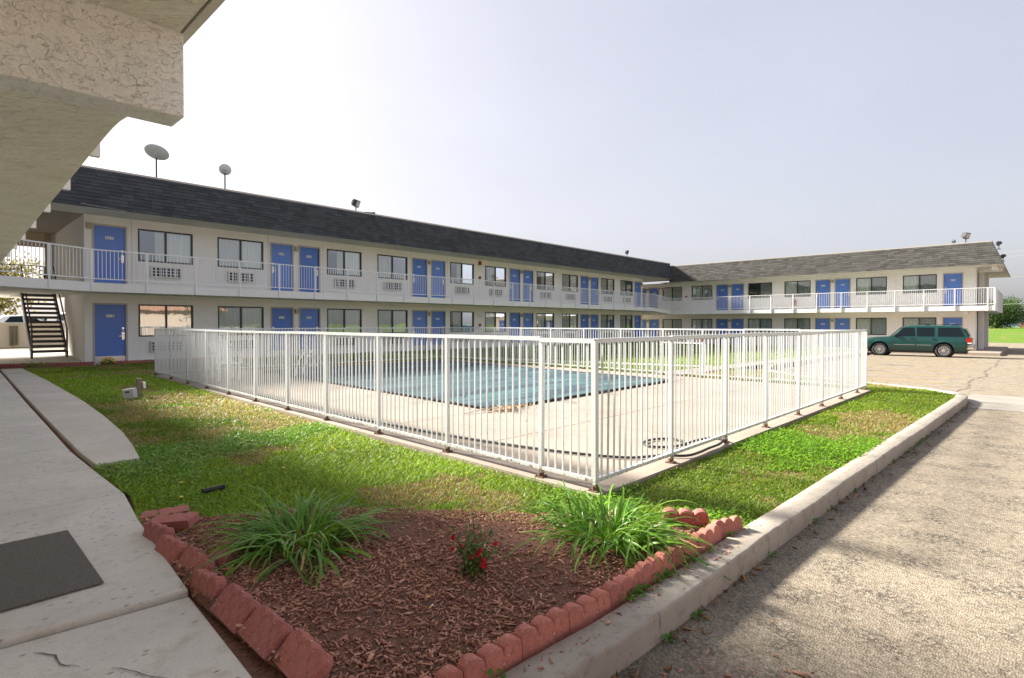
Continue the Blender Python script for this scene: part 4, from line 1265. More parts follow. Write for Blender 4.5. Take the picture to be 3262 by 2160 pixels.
# ---- grab rails at the far left of the pool, stacked white chair
lad = thing('pool_ladder', (6.7, 13.9, 0), 'white tubular pool ladder rails at the left rim of the pool cover', 'pool ladder')
for k, (x, y) in enumerate(((6.35, 13.45), (6.75, 13.85))):
    mb = MB(); pts = []
    for i in range(25):
        t = i / 24.0
        pts.append((x + 0.9 * t - 0.25 * math.sin(t * PI) * 0, y + 0.55 * t, 0.0 + 0.62 * math.sin(min(1, t * 1.15) * PI * 0.92) ** 0.7 if 0 < t < 1 else (0.0 if t == 0 else 0.12)))
    mb.tube(pts, 0.022, 8); mb.build('rail', MT['white'], lad, smooth=True)
mb = MB(); mb.bar((6.95, 13.85, .25), (7.3, 14.2, .25), .08, .02); mb.build('step', MT['white'], lad)
ch = thing('patio_chair', (4.95, 14.1, 0), 'white plastic patio chair inside the far left end of the pool fence', 'chair')
mb = MB(); mb.box(4.7, 5.2, 13.86, 14.34, 0.40, 0.43); mb.build('seat', MT['plate'], ch, bevel=.01)
mb = MB()
for i in range(6): mb.bar((4.74 + .084 * i, 14.33, .43), (4.74 + .084 * i, 14.47, .88), .05, .018)
mb.tube([(4.7, 14.46, .80), (4.72, 14.48, .90), (4.95, 14.5, .94), (5.18, 14.48, .90), (5.2, 14.46, .80)], .025, 6); mb.build('backrest', MT['plate'], ch)
for (x, y) in ((4.72, 13.88), (5.18, 13.88), (4.72, 14.32), (5.18, 14.32)):
    mb = MB(); mb.bar((x, y, 0), (x, y, .41), .05, .05); mb.build('leg', MT['plate'], ch)
for x in (4.69, 5.21):
    mb = MB(); mb.bar((x, 13.88, .40), (x, 13.9, .64), .04, .05); mb.bar((x, 13.85, .65), (x, 14.42, .66), .05, .03, up=(0, 0, 1)); mb.build('armrest', MT['plate'], ch)

# ---- black hose along the fence, coiled at its end
hp = [(4.40, 15.6), (4.33, 13.5), (4.28, 11.96), (4.29, 10.7), (4.22, 9.2), (4.13, 7.6), (4.20, 6.4), (4.27, 5.1), (4.42, 4.0), (4.58, 3.35), (4.76, 2.93), (4.97, 2.78), (5.10, 2.70), (5.22, 2.52), (5.45, 2.49), (5.68, 2.50), (5.95, 2.50),
      (6.15, 2.54), (6.28, 2.62), (6.28, 2.71), (6.05, 2.78), (5.80, 2.79), (5.62, 2.80), (5.45, 2.88), (5.38, 3.02), (5.48, 3.15), (5.66, 3.18), (5.82, 3.12), (5.90, 2.98), (5.84, 2.85), (5.66, 2.79)]
def smooth_path(pts, n=6):
    P = [Vector(p) for p in pts]; out = []
    for i in range(len(P) - 1):
        p0, p1, p2, p3 = P[max(i - 1, 0)], P[i], P[i + 1], P[min(i + 2, len(P) - 1)]
        for k in range(n):
            t = k / n
            out.append(0.5 * ((2 * p1) + (-p0 + p2) * t + (2 * p0 - 5 * p1 + 4 * p2 - p3) * t * t + (-p0 + 3 * p1 - 3 * p2 + p3) * t ** 3))
    out.append(P[-1]); return out
hz = lambda x, y: 0.020 if not (5.12 < x < 6.22 and y < 2.56) else 0.026
mb = MB(); mb.tube(smooth_path([(x, y, hz(x, y)) for x, y in hp]), 0.0135, 8)
tag(mb.build('garden_hose', MT['black'], smooth=True), 'black hose running inside the fence to a loop beside the fence corner', 'hose')

# ---- flower bed
bm = bmesh.new(); bm.faces.new([bm.verts.new((x, y, 0)) for x, y in BED])
for ax, lo, hi in ((0, 0.9, 3.65), (1, 1.4, 4.6)):
    k = lo
    while k < hi:
        cc = [0, 0, 0]; cc[ax] = k; no = [0, 0, 0]; no[ax] = 1
        bmesh.ops.bisect_plane(bm, geom=list(bm.verts) + list(bm.edges) + list(bm.faces), plane_co=cc, plane_no=no); k += 0.055
bnd = {v for e in bm.edges if e.is_boundary for v in e.verts}
for v in bm.verts:
    x, y = v.co.x, v.co.y
    v.co.z = -0.035 if v in bnd else -0.012 + 0.022 * float(fnoise(x * 2.6, y * 2.6)) + 0.010 * float(fnoise(x * 9, y * 9)) + 0.012 * random.random() + 0.03 * math.exp(-((x - 1.9) ** 2 + (y - 2.6) ** 2) / 0.8)
me = bpy.data.meshes.new('flower_bed'); bm.to_mesh(me); bm.free(); me.materials.append(MT['mulch'])
me.polygons.foreach_set('use_smooth', [True] * len(me.polygons))
bed = tag(link(bpy.data.objects.new('flower_bed', me)), kind='structure')
from mathutils.bvhtree import BVHTree
bvh = BVHTree.FromObject(bed, bpy.context.evaluated_depsgraph_get())
def bed_z(x, y):
    h = bvh.ray_cast(Vector((x, y, 1)), Vector((0, 0, -1)))
    return h[0].z if h[0] is not None else -0.03

def chips(name, N, pts_fn, size, mat, zf, flat=0.5):
    V = []; F = []; c = 0
    for _ in range(N):
        x, y = pts_fn()
        l = random.uniform(*size) * random.choice((1, 1, 1, 1.7)); w = l * random.uniform(0.14, 0.42); h = random.uniform(0.001, 0.004)
        m = Euler((random.gauss(0, flat * .5), random.gauss(0, flat * .5), random.uniform(0, 6.28))).to_matrix()
        z = zf(x, y) + 0.003 + abs(random.gauss(0, 0.004))
        k = random.uniform(-.35, .35) * w
        for (a, b, d) in ((-1, -1, -1), (1, -.6, -1), (1, .8, -1), (-1, 1, -1), (-.95, -1, 1), (.9, -.5, 1), (1, .7, 1), (-1, .9, 1)):
            p = m @ Vector((a * l / 2, b * w / 2 + k * a, d * h)); V.append((x + p.x, y + p.y, z + p.z))
        F += [(c, c + 3, c + 2, c + 1), (c + 4, c + 5, c + 6, c + 7), (c, c + 1, c + 5, c + 4), (c + 1, c + 2, c + 6, c + 5), (c + 2, c + 3, c + 7, c + 6), (c + 3, c, c + 4, c + 7)]
        c += 8
    return tag(np_mesh(name, V, F, mat), kind='stuff')
def in_bed():
    while True:
        x, y = random.uniform(0.92, 3.55), random.uniform(1.5, 4.5)
        if inside(BED, np.array([x]), np.array([y]))[0]:
            dens = 0.55 + 0.45 * math.sin(x * 5.1 + 1) * math.cos(y * 4.3) + (0.35 if x < 2.0 else -0.1)
            if random.random() < dens: return x, y
tag(chips('mulch_chips', 15000, in_bed, (0.005, 0.027), MT['chip'], bed_z), 'reddish brown wood mulch chips covering the flower bed', 'mulch')

# ---- scalloped red edging bricks
def brick_mb():
    mb = MB(); n = 10; top = []
    for s in range(3):
        for i in range(n + (1 if s == 2 else 0)):
            a = PI * i / n
            top.append((-0.148 + 0.0987 * s + 0.04935 * (1 - math.cos(a)), 0.098 + 0.046 * math.sin(a) ** 0.85))
    th, e = 0.030, 0.006
    rings = []
    for (y, ins) in ((-th, e), (-th + e, 0), (th - e, 0), (th, e)):
        rings.append([(x * (1 - ins / .16), y, z - ins) for x, z in top] + [(0.148 - ins, y, 0.0), (-0.148 + ins, y, 0.0)])
    m = len(rings[0]); vs = [p for r in rings for p in r]; fs = []
    for r in range(3):
        for i in range(m):
            j = (i + 1) % m; fs.append((r * m + i, r * m + j, (r + 1) * m + j, (r + 1) * m + i))
    nt = len(top)
    for r, flip in ((0, 0), (3, 1)):  # faces as vertical strips
        base = len(vs)
        vs += [(x * (1 - e / .16), rings[r][0][1], 0.0) for x, z in top]
        for i in range(nt - 1):
            q = (r * m + i, r * m + i + 1, base + i + 1, base + i); fs.append(q[::-1] if flip else q)
    mb.add(vs, fs); return mb
BRICK = mesh_of(brick_mb(), 'edging_brick', MT['brick'])
BRICK_L = mesh_of(brick_mb(), 'edging_brick', MT['brick_light'])
ORD = ['first', 'second', 'third', 'fourth', 'fifth', 'sixth', 'seventh', 'eighth', 'ninth', 'tenth', 'eleventh', 'twelfth']
def put_brick(x, y, z, yaw, lean, label, group, roll=0.0, sc=1.0):
    o = inst('edging_brick', BRICK_L if group == 'edging bricks along the kerb' and not label.startswith('dark') else BRICK, None, (x, y, z))
    o.rotation_mode = 'XYZ'
    o.matrix_world = Matrix.Translation((x, y, z)) @ Matrix.Rotation(yaw, 4, 'Z') @ Matrix.Rotation(roll, 4, 'Y') @ Matrix.Rotation(lean, 4, 'X') @ Matrix.Scale(sc, 4)
    return tag(o, label, 'brick', group)
a, b = Vector((1.06, 1.548, 0)), Vector((3.42, 1.437, 0)); d = b - a; yaw = math.atan2(d.y, d.x)
for k in range(8):
    p = a.lerp(b, (k + .5) / 8.0)
    put_brick(p.x, p.y + random.uniform(-.006, .006), -0.062 + random.uniform(-.006, .006), yaw + random.uniform(-.03, .03), -0.10 + random.uniform(-.05, .05),
              ORD[k] + ' upright scalloped red brick from the bottom in the row along the kerb', 'edging bricks along the kerb')
put_brick(3.55, 1.425, -0.03, yaw - 0.30, -0.2, 'last small red edging brick turned outward at the kerb end of the row', 'edging bricks along the kerb', sc=0.8)
put_brick(3.50, 1.70, -0.04, -0.95, 0.15, 'dark red scalloped brick standing behind the right lily leaves', 'edging bricks along the kerb')
LB = [ # x, y, z, yaw, lean, roll, label
    (0.965, 2.09, -0.035, -1.63, 0.80, 0.0, 'red scalloped brick leaning back at the picture bottom beside the sidewalk'),
    (0.950, 2.40, -0.035, -1.60, 0.82, 0.02, 'broad red leaning brick second from the bottom beside the sidewalk'),
    (0.945, 2.705, -0.040, -1.57, 0.72, -0.02, 'purplish red leaning brick third from the bottom beside the sidewalk'),
    (0.955, 3.03, -0.065, -1.50, 0.25, 0.10, 'red scalloped brick standing nearly upright at the sidewalk joint'),
    (1.13, 3.42, 0.01, -2.30, 1.38, 0.0, 'red scalloped brick lying flat pointing into the left lily'),
    (0.965, 3.335, -0.045, -1.56, 0.62, -0.06, 'red brick leaning back just beyond the upright brick at the joint'),
    (0.945, 3.655, -0.05, -1.50, 0.42, 0.05, 'red brick tipped on edge against the sidewalk, left of the lily'),
    (0.965, 3.96, -0.05, -1.46, 0.34, 0.03, 'red brick tipped on edge farthest up the sidewalk, below the smooth paver'),
    (1.06, 4.06, 0.035, -0.85, 1.45, 0.10, 'smooth red paver lying on top of the edging at the sidewalk'),
    (1.14, 4.42, -0.02, -0.35, 1.52, 0.04, 'loose red paver lying flat in the grass'),
]
for (x, y, z, yw, ln, rl_, lab) in LB:
    put_brick(x, y, z, yw + PI, -ln if False else ln, lab, 'edging bricks beside the sidewalk', rl_)
OR2 = ORD + ['thirteenth', 'fourteenth', 'fifteenth', 'sixteenth', 'seventeenth', 'eighteenth']
fe = resample([(1.62, 23.72, 0), (3.88, 22.86, 0)], 0.30); fe2 = resample([(4.05, 22.76, 0), (8.6, 22.78, 0)], 0.30)
for seq, lab in ((fe, 'low red edging brick from the left in the row before the breezeway floor'), (fe2, 'low red edging brick from the left in the row under door 113')):
    for k, (p, q) in enumerate(zip(seq[:-1], seq[1:])):
        m = (p + q) / 2
        put_brick(m.x, m.y, -0.05, math.atan2(q.y - p.y, q.x - p.x), random.uniform(-.1, .1), OR2[k] + ' ' + lab, 'edging bricks ' + ('before the breezeway' if seq is fe else 'along the long wing'))

# ---- day lilies
LEAF = []
MT['oldleaf'] = mk_leaf('withered lily leaf', (0.30, 0.26, 0.06), (0.42, 0.30, 0.12), 0.2)
for k in range(14):
    L = random.uniform(0.50, 0.86); th = random.uniform(0.05, 1.0); cv = random.uniform(1.7, 3.4); w = random.uniform(0.008, 0.0135)
    n = 10; vs = []; x = z = 0.0; side = random.uniform(-.35, .35); yy = 0
    for i in range(n + 1):
        t = i / n
        ang = th + cv * t ** 1.6
        if i: x += math.sin(ang) * L / n; z += math.cos(ang) * L / n; yy += side * t * L / n
        if z < 0.004 and i > 3: z = 0.004 + 0.002 * i
        ww = w * (0.55 + 0.45 * min(1, t * 5)) * (1 - max(0, (t - .45) / .55) ** 1.7)
        vs += [(x, yy - ww, z + ww * .55), (x, yy, z), (x, yy + ww, z + ww * .55)]
    fs = []
    for i in range(n): fs += [(3 * i, 3 * i + 1, 3 * i + 4, 3 * i + 3), (3 * i + 1, 3 * i + 2, 3 * i + 5, 3 * i + 4)]
    mb = MB(); mb.add(vs, fs); LEAF.append(mesh_of(mb, 'leaf', MT['leafy'] if k not in (4, ) else MT['oldleaf'], True))
def lily(x, y, z, nleaf, spread, label, sc=1.0, group=None):
    t = thing('day_lily', (x, y, z), label, 'plant', group)
    for i in range(nleaf):
        a = random.uniform(0, 2 * PI); r = spread * math.sqrt(random.random())
        o = inst('leaf', random.choice(LEAF), t, (x + r * math.cos(a) * .8, y + r * math.sin(a), z - 0.01), (random.gauss(0, .28), random.uniform(-.35, .25), a + random.gauss(0, .75)), (sc * random.uniform(.7, 1.45), sc * random.uniform(.8, 1.25), sc * random.uniform(.55, 1.05)))
    mb = MB()
    for i in range(10):
        a = random.uniform(0, 6.28); r = spread * random.random()
        mb.tube([(x + r * math.cos(a), y + r * math.sin(a), z - .03), (x + r * 1.1 * math.cos(a), y + r * 1.1 * math.sin(a), z + .06)], 0.008, 5)
    mb.build('crown', MT['stem'], t)
    return t
lily(1.55, 3.22, 0.0, 300, 0.25, 'large arching green day lily on the left of the flower bed', 0.70)
lily(2.88, 1.90, 0.0, 280, 0.25, 'large arching green day lily on the right beside the fence corner', 0.70)
lily(2.40, 22.75, 0.0, 45, 0.25, 'small strap-leaved plant at the end of the path before the breezeway', 0.7)

# ---- red flowering shrub
sh = thing('red_flower_shrub', (1.97, 2.14, 0.02), 'small thin shrub with bright red flowers in the mulch', 'shrub')
tips = []
for i in range(16):
    a = random.uniform(0, 6.28); lean = random.uniform(0.02, 0.13); h = random.uniform(0.14, 0.32)
    p0 = Vector((1.97 + random.uniform(-.03, .03), 2.14 + random.uniform(-.03, .03), 0.0)); p1 = p0 + Vector((math.cos(a) * lean, math.sin(a) * lean, h))
    pm = p0.lerp(p1, .5) + Vector((random.uniform(-.02, .02), random.uniform(-.02, .02), 0))
    mb = MB(); mb.tube([p0, pm, p1], [.0035, .0028, .0015], 5); mb.build('stem', MT['stem'], sh); tips.append((p0, pm, p1))
V = []; F = []; c = 0
for i in range(850):
    p0, pm, p1 = random.choice(tips); t = random.uniform(.15, 1.05); p = p0.lerp(pm, t * 2) if t < .5 else pm.lerp(p1, t * 2 - 1)
    p = p + Vector((random.gauss(0, .018), random.gauss(0, .018), random.gauss(0, .010)))
    m = Euler((random.uniform(-1, 1), random.uniform(-1, 1), random.uniform(0, 6.28))).to_matrix(); l = random.uniform(.008, .016)
    for q in ((-l, 0, 0), (0, -l * .5, .002), (l, 0, 0), (0, l * .5, .002)): V.append(tuple(p + m @ Vector(q)))
    F.append((c, c + 1, c + 2, c + 3)); c += 4
o = np_mesh('foliage', np.array(V) - np.array(wloc(sh)), F, MT['shrubleaf'], sh); tag(o, kind='stuff')
fl = MB()
for i in range(7):
    a = i * 0.9; m = Euler((random.uniform(.3, 1.1), 0, a)).to_matrix(); vs = [m @ Vector(q) for q in ((0, 0, 0), (.007, .006, .004), (0, .014, .007), (-.007, .006, .004))]; fl.add(vs, [(0, 1, 2, 3)])
fl.lathe([(0, 0), (.006, .002), (.007, .008), (0, .011)], 6)
FLM = mesh_of(fl, 'flower', MT['petal'])
cam_r = Vector((0.728, -0.686, 0))
for i in range(15):
    p0, pm, p1 = random.choice(tips)
    p = p1 + Vector((random.gauss(0, .012), random.gauss(0, .012), random.uniform(-.15, .0)))
    if i < 6: p = Vector((1.95 + random.uniform(-.03, .08), 2.07 + random.uniform(-.06, .0), random.uniform(.07, .16)))
    inst('flower', FLM, sh, p, (random.uniform(-.5, .5), random.uniform(-.5, .5), random.uniform(0, 6)), (random.uniform(1.3, 1.9),) * 3)

# yellow chrysanthemum under door 113
ym = thing('yellow_flower_plant', (4.2, 22.45, 0), 'small round yellow flower plant on the grass below blue door 113', 'plant')
V = []; F = []; c = 0
for i in range(420):
    d = Vector((random.gauss(0, 1), random.gauss(0, 1), abs(random.gauss(0, 1)))).normalized() * random.uniform(.10, .20); p = Vector((4.2, 22.45, 0.02)) + d
    m = Euler((random.uniform(-1, 1), random.uniform(-1, 1), random.uniform(0, 6.28))).to_matrix(); l = .022
    for q in ((-l, 0, 0), (0, -l * .5, 0), (l, 0, 0), (0, l * .5, 0)): V.append(tuple(p + m @ Vector(q)))
    F.append((c, c + 1, c + 2, c + 3)); c += 4
tag(np_mesh('foliage', np.array(V) - np.array(wloc(ym)), F, MT['shrubleaf'], ym), kind='stuff')
mb = MB()
for i in range(60):
    d = Vector((random.gauss(0, 1), random.gauss(0, 1), abs(random.gauss(0, 1)) + .2)).normalized() * random.uniform(.19, .23); p = Vector((4.2, 22.45, 0.03)) + d
    mb.lathe([(0, 0), (.024, .0), (.026, .014), (0, .02)], 6, tuple(p))
tag(mb.build('flowers', MT['yellowpetal'], ym), kind='stuff')

# ---- grass blades
def grass(poly, excl, ztop, dens, name, label, hmul=1.0, brown_bias=0.0):
    xs = [p[0] for p in poly]; ys = [p[1] for p in poly]
    x0, x1, y0, y1 = min(xs), max(xs), min(ys), max(ys)
    N = int((x1 - x0) * (y1 - y0) * dens)
    px = RNG.uniform(x0, x1, N); py = RNG.uniform(y0, y1, N)
    ex = 0.05 * fnoise(px * 6, py * 6)
    ok = inside(poly, px + ex * .5, py + ex)
    for e in excl: ok &= ~inside(e, px, py)
    # only what the camera side can plausibly see
    dx = px; dy = py; ang = np.degrees(np.arctan2(dy, dx)); ok &= (ang > -8) & (ang < 95)
    d = np.hypot(px, py)
    keep = RNG.uniform(0, 1, N) < np.clip((4.6 / np.maximum(d, 0.5)) ** 1.55, 0.0, 1.0)
    ok &= keep
    px, py, d = px[ok], py[ok], d[ok]; n = len(px)
    sc = np.clip(d / 4.6, 1.0, 6.0) ** 0.75
    br = fnoise(px * 1.25, py * 0.9) * 0.62 + fnoise(px * 4.5 + 9, py * 4.5) * 0.42 + brown_bias
    for (gx, gy, gs, gw) in ((2.0, 6.6, 0.45, 0.75), (2.3, 7.9, 0.5, 0.7), (2.15, 5.6, 0.25, 0.5), (2.9, 3.5, 0.5, 0.55), (2.45, 3.75, 0.35, 0.8), (2.95, 2.85, 0.3, .8), (3.45, 2.2, 0.3, .5), (5.3, 1.6, 0.6, .35), (2.2, 9.6, .7, .35), (7.5, 1.5, .5, .3), (12.5, 1.25, .8, .4), (1.7, 8.4, .3, .4), (1.5, 5.0, .6, -.7), (3.0, 6.5, .5, -.4)):
        br += gw * np.exp(-((px - gx) ** 2 + (py - gy) ** 2) / gs ** 2)
    for e in excl:
        pass
    pb = np.clip((br + 0.07) * 2.6, 0.09, 0.90)
    isb = RNG.uniform(0, 1, n) < pb
    lush = np.clip(0.5 + 0.9 * fnoise(px * 0.8 + 3, py * 0.8 - 5), 0, 1)
    h = RNG.uniform(0.016, 0.046, n) * hmul * (0.75 + 0.5 * lush) * np.where(isb, 0.62, 1.0) * sc ** 0.30
    w = RNG.uniform(0.0017, 0.0034, n) * sc
    broad = (~isb) & (RNG.uniform(0, 1, n) < 0.16)
    w = np.where(broad, w * 2.6, w); h = np.where(broad, h * 0.75, h)
    th = RNG.uniform(0, 2 * np.pi, n); lean = RNG.uniform(0.4, 1.9, n) * h
    lx, ly = np.cos(th), np.sin(th); sx, sy = -ly, lx
    z0 = np.array([ztop(a, b) for a, b in zip(px, py)]) if callable(ztop) else np.full(n, ztop)
    V = np.zeros((n, 5, 3), np.float32)
    V[:, 0] = np.stack([px - sx * w, py - sy * w, z0], 1); V[:, 1] = np.stack([px + sx * w, py + sy * w, z0], 1)
    mx, my, mz = px + lx * lean * .35, py + ly * lean * .35, z0 + h * .62
    V[:, 2] = np.stack([mx + sx * w * .9, my + sy * w * .9, mz], 1); V[:, 3] = np.stack([mx - sx * w * .9, my - sy * w * .9, mz], 1)
    V[:, 4] = np.stack([px + lx * lean, py + ly * lean, z0 + h * .95], 1)
    b = np.arange(n) * 5
    F = np.concatenate([np.stack([b, b + 1, b + 2], 1), np.stack([b, b + 2, b + 3], 1), np.stack([b + 3, b + 2, b + 4], 1)])
    g = RNG.uniform(0, 1, (n, 1))
    green = (1 - g) * np.array([0.135, 0.250, 0.016]) + g * np.array([0.390, 0.545, 0.050])
    green = green * (0.70 + 0.55 * lush[:, None])
    green = np.where((RNG.uniform(0, 1, n) < .10)[:, None], np.array([0.30, 0.36, 0.05]), green)
    gb = RNG.uniform(0, 1, (n, 1)); brown = (1 - gb) * np.array([0.34, 0.22, 0.11]) + gb * np.array([0.66, 0.49, 0.28])
    c = np.where(isb[:, None], brown, green)
    C = np.repeat(c[:, None, :], 5, 1); C[:, 0] *= .75; C[:, 1] *= .75
    o = np_mesh(name, V.reshape(-1, 3), F, MT['blade'], colors=C.reshape(-1, 3))
    print(name, n, 'blades')
    return tag(o, label, 'grass', kind='stuff')
POND = [DN, DR, DB, DL]
BEDX = [(0.80, 4.35), (0.80, 1.2), (3.42, 1.2), (3.44, 1.6)] + BED[10:] + [(1.25, 4.25)]
grass(LAWN_L, [POND, BEDX], -0.03, 7000, 'grass_blades', 'green and straw-brown grass between the sidewalk and the pool fence')
grass(LAWN_R, [POND], lambda a, b: lawn_z(a, b), 7000, 'grass_blades', 'bright green grass strip between the fence and the kerb')
grass(LAWN_N, [], lambda a, b: lawn_z(a, b), 2200, 'grass_blades', 'green lawn beyond the far side of the pool fence', 1.2, -0.25)

# dead straw-coloured turf where the lawn dies off into the bed
RING = [(3.56, 1.74), (3.28, 2.17), (2.95, 2.57), (2.48, 3.16), (2.08, 3.64), (1.48, 4.07), (1.42, 3.95), (1.95, 3.42), (2.33, 2.95), (2.72, 2.40), (3.05, 2.0), (3.35, 1.70)]
grass(RING, [], lambda a, b: bed_z(a, b) - .004, 4200, 'dry_grass', 'straw-coloured dead grass along the upper rim of the flower bed', 0.9, 1.6)

# broad-leaved clover and dandelion leaves in the near lawn
def clover(polys, excl, N, label):
    V = []; C = []; made = 0; out = []
    while made < N:
        px = RNG.uniform(1.0, 8.0, 4000); py = RNG.uniform(1.2, 9.0, 4000)
        ok = np.zeros(4000, bool)
        for p in polys: ok |= inside(p, px, py)
        for p in excl: ok &= ~inside(p, px, py)
        d = np.hypot(px, py)
        cl = fnoise(px * 2.2 + 4, py * 2.2 + 1) + 0.9 * np.exp(-((px - 1.5) ** 2 + (py - 4.9) ** 2) / 0.9) - 0.05 * (d - 4)
        ok &= RNG.uniform(0, 1, 4000) < np.clip(cl, 0, 1)
        out.append(np.stack([px[ok], py[ok]], 1)); made += int(ok.sum())
    P = np.concatenate(out)[:N]; n = len(P)
    r = RNG.uniform(0.006, 0.015, n); yaw = RNG.uniform(0, 6.283, n); tz = RNG.uniform(-.45, .75, n); z = -0.03 + RNG.uniform(0.008, 0.05, n)
    ux, uy = np.cos(yaw), np.sin(yaw); sx, sy = -uy, ux
    l = r * RNG.uniform(1.0, 2.2, n); w = r * 0.62
    base = np.stack([P[:, 0], P[:, 1], z], 1)
    U = np.stack([ux * np.cos(tz), uy * np.cos(tz), np.sin(tz)], 1); S = np.stack([sx, sy, RNG.uniform(-.4, .4, n)], 1)
    V = np.stack([base - U * l[:, None], base + S * w[:, None] - U * (l * .1)[:, None], base + U * l[:, None], base - S * w[:, None] - U * (l * .1)[:, None]], 1).reshape(-1, 3)
    g = RNG.uniform(0, 1, (n, 1)); c = (1 - g) * np.array([0.090, 0.240, 0.010]) + g * np.array([0.300, 0.540, 0.030])
    o = np_mesh('clover_leaves', V, np.arange(n * 4).reshape(-1, 4), MT['clover'], colors=np.repeat(c, 4, 0))
    return tag(o, label, 'weeds', kind='stuff')
MT['clover'] = mk_leaf('clover leaf', (0, 0, 0), (0, 0, 0), 0.4, True, rough=0.42)
clover([LAWN_L, LAWN_R], [POND, BEDX], 26000, 'bright clover and dandelion leaves mixed into the near lawn')
# ================================================================== CARS, FITTINGS, FAR THINGS
def lin(xs, ys):
    return lambda s: float(np.interp(s, xs, ys))
def car(name, loc, yaw, label, paint, suv=True, detail=True, group=None):
    t = thing(name, (0, 0, 0), label, 'car', group)
    WB = 2.83
    W = 0.89
    if suv:
        hood = lin([-1.12, -1.08, -1.0, 2.2, 2.35, 3.1, 3.45, 3.62, 3.68], [0.80, 1.0, 1.06, 1.06, 1.07, 1.02, 0.955, 0.88, 0.74])
        roof = lin([-1.05, -0.98, -0.86, -0.6, 0.6, 1.45, 1.72, 1.85, 2.38], [1.06, 1.20, 1.50, 1.655, 1.70, 1.685, 1.63, 1.55, 1.06])
        g0, g1 = -1.05, 2.38
        AR, AZ, sill = 0.44, 0.37, 0.33
    else:
        hood = lin([-1.05, -1.0, -0.3, 2.2, 2.35, 3.2, 3.5, 3.62, 3.68], [0.70, 0.94, 0.97, 0.92, 0.90, 0.80, 0.72, 0.62, 0.5])
        roof = lin([-0.55, -0.2, 0.3, 1.2, 1.7, 2.4], [0.97, 1.22, 1.40, 1.45, 1.35, 0.92])
        g0, g1 = -0.55, 2.4
        AR, AZ, sill = 0.36, 0.32, 0.22
    st = sorted(set(np.linspace(-1.12, 3.68, 70).tolist() + [a + AR * math.cos(x) for a in (0, WB) for x in np.linspace(0, PI, 17)]))
    V = []; F = []
    for s in st:
        zt = hood(s)
        w = W * (1 - 0.10 * max(0, (s - 3.2) / .48) ** 2 - 0.06 * max(0, (-0.8 - s) / .3) ** 2)
        zb = sill + 0.10 * max(0, (s - 3.3) / .38) + 0.06 * max(0, (-.8 - s) / .3)
        arch = 0
        for ax in (0, WB):
            if abs(s - ax) < AR: arch = max(arch, AZ + math.sqrt(AR ** 2 - (s - ax) ** 2))
        z0 = max(zb, arch)
        fl = 0.025 * math.exp(-min((s - 0) ** 2, (s - WB) ** 2) / 0.22)
        half = [(w * .90, min(z0, zt - .06)), (w * 0.985 + fl, min(max(z0, sill + .12), zt - .055)), (w + fl, min(max(z0 + .005, .60), zt - .05)), (w + .006 + fl * .6, min(max(z0 + .01, .78), zt - .045)), (w - .01, min(max(z0 + .015, .92), zt - .04)), (w - .035, zt - .03), (w - .085, zt - .004), (w * .5, zt + .012), (0, zt + .016)]
        V += [(s, y, z) for y, z in half] + [(s, -y, z) for y, z in half[-2::-1]]
    n = 17
    for i in range(len(st) - 1):
        for k in range(n - 1): F.append((i * n + k, (i + 1) * n + k, (i + 1) * n + k + 1, i * n + k + 1))
    F += [tuple(range(n)), tuple(range((len(st) - 1) * n, len(st) * n))[::-1]]
    mb = MB(); mb.add(V, F); body = mb.build('body', paint, t, smooth=True)
    md = body.modifiers.new('es', 'EDGE_SPLIT'); md.split_angle = R(40)
    # cabin
    bz = 1.04 if suv else 0.90; tzw = (0.845, 0.70) if suv else (0.80, 0.60); tz = 1.66 if suv else 1.42
    wz = lambda z: tzw[0] - (tzw[0] - tzw[1]) * max(0, min(1.05, (z - bz) / (tz - bz)))
    sg = np.linspace(g0, g1, 46); V = []; F = []
    for s in sg:
        zr = max(roof(s), bz + .01)
        half = [(wz(bz), bz), (wz(bz + (zr - bz) * .5), bz + (zr - bz) * .5), (wz(zr - .05), zr - .05 if zr > bz + .06 else bz + .005), (wz(zr) - .06, zr - .008), (0, zr + .01)]
        V += [(s, y, z) for y, z in half] + [(s, -y, z) for y, z in half[-2::-1]]
    n = 9
    for i in range(len(sg) - 1):
        for k in range(n - 1): F.append((i * n + k, (i + 1) * n + k, (i + 1) * n + k + 1, i * n + k + 1))
    mb = MB(); mb.add(V, F); mb.build('cabin', paint, t, smooth=True)
    def side_pane(poly, nm='window'):
        for sgn in (1, -1):
            mb = MB(); n = len(poly)
            mb.add([(s, sgn * (wz(z) + .010), z) for s, z in poly] + [(s, sgn * (wz(z) - .01), z) for s, z in poly], [tuple(range(n))] + [(i, (i + 1) % n, n + (i + 1) % n, n + i) for i in range(n)])
            mb.build(nm, MT['tint'], t)
    if suv:
        side_pane([(2.12, 1.10), (1.22, 1.10), (1.26, 1.57), (1.68, 1.575), (1.80, 1.53)])
        side_pane([(1.13, 1.10), (0.40, 1.10), (0.40, 1.57), (1.16, 1.575)])
        side_pane([(0.24, 1.10), (-0.86, 1.10), (-0.66, 1.56), (0.24, 1.57)])
        ws = ((2.33, 1.10), (1.83, 1.58)); rs = ((-1.035, 1.12), (-0.865, 1.52))
    else:
        side_pane([(2.0, .96), (1.05, .96), (1.05, 1.36), (1.55, 1.33)]); side_pane([(.97, .96), (0.0, .97), (.35, 1.33), (.97, 1.37)])
        ws = ((2.33, .95), (1.80, 1.32)); rs = ((-0.50, 1.02), (.18, 1.35))
    for (a, b), o in ((ws, .02), (rs, -.02)):
        mb = MB(); wa, wb = wz(a[1]) - .06, wz(b[1]) - .07
        mb.add([(a[0] + o, -wa, a[1]), (a[0] + o, wa, a[1]), (b[0] + o, wb, b[1] + .02), (b[0] + o, -wb, b[1] + .02)], [(0, 1, 2, 3)]); mb.build('windscreen', MT['tint'], t)
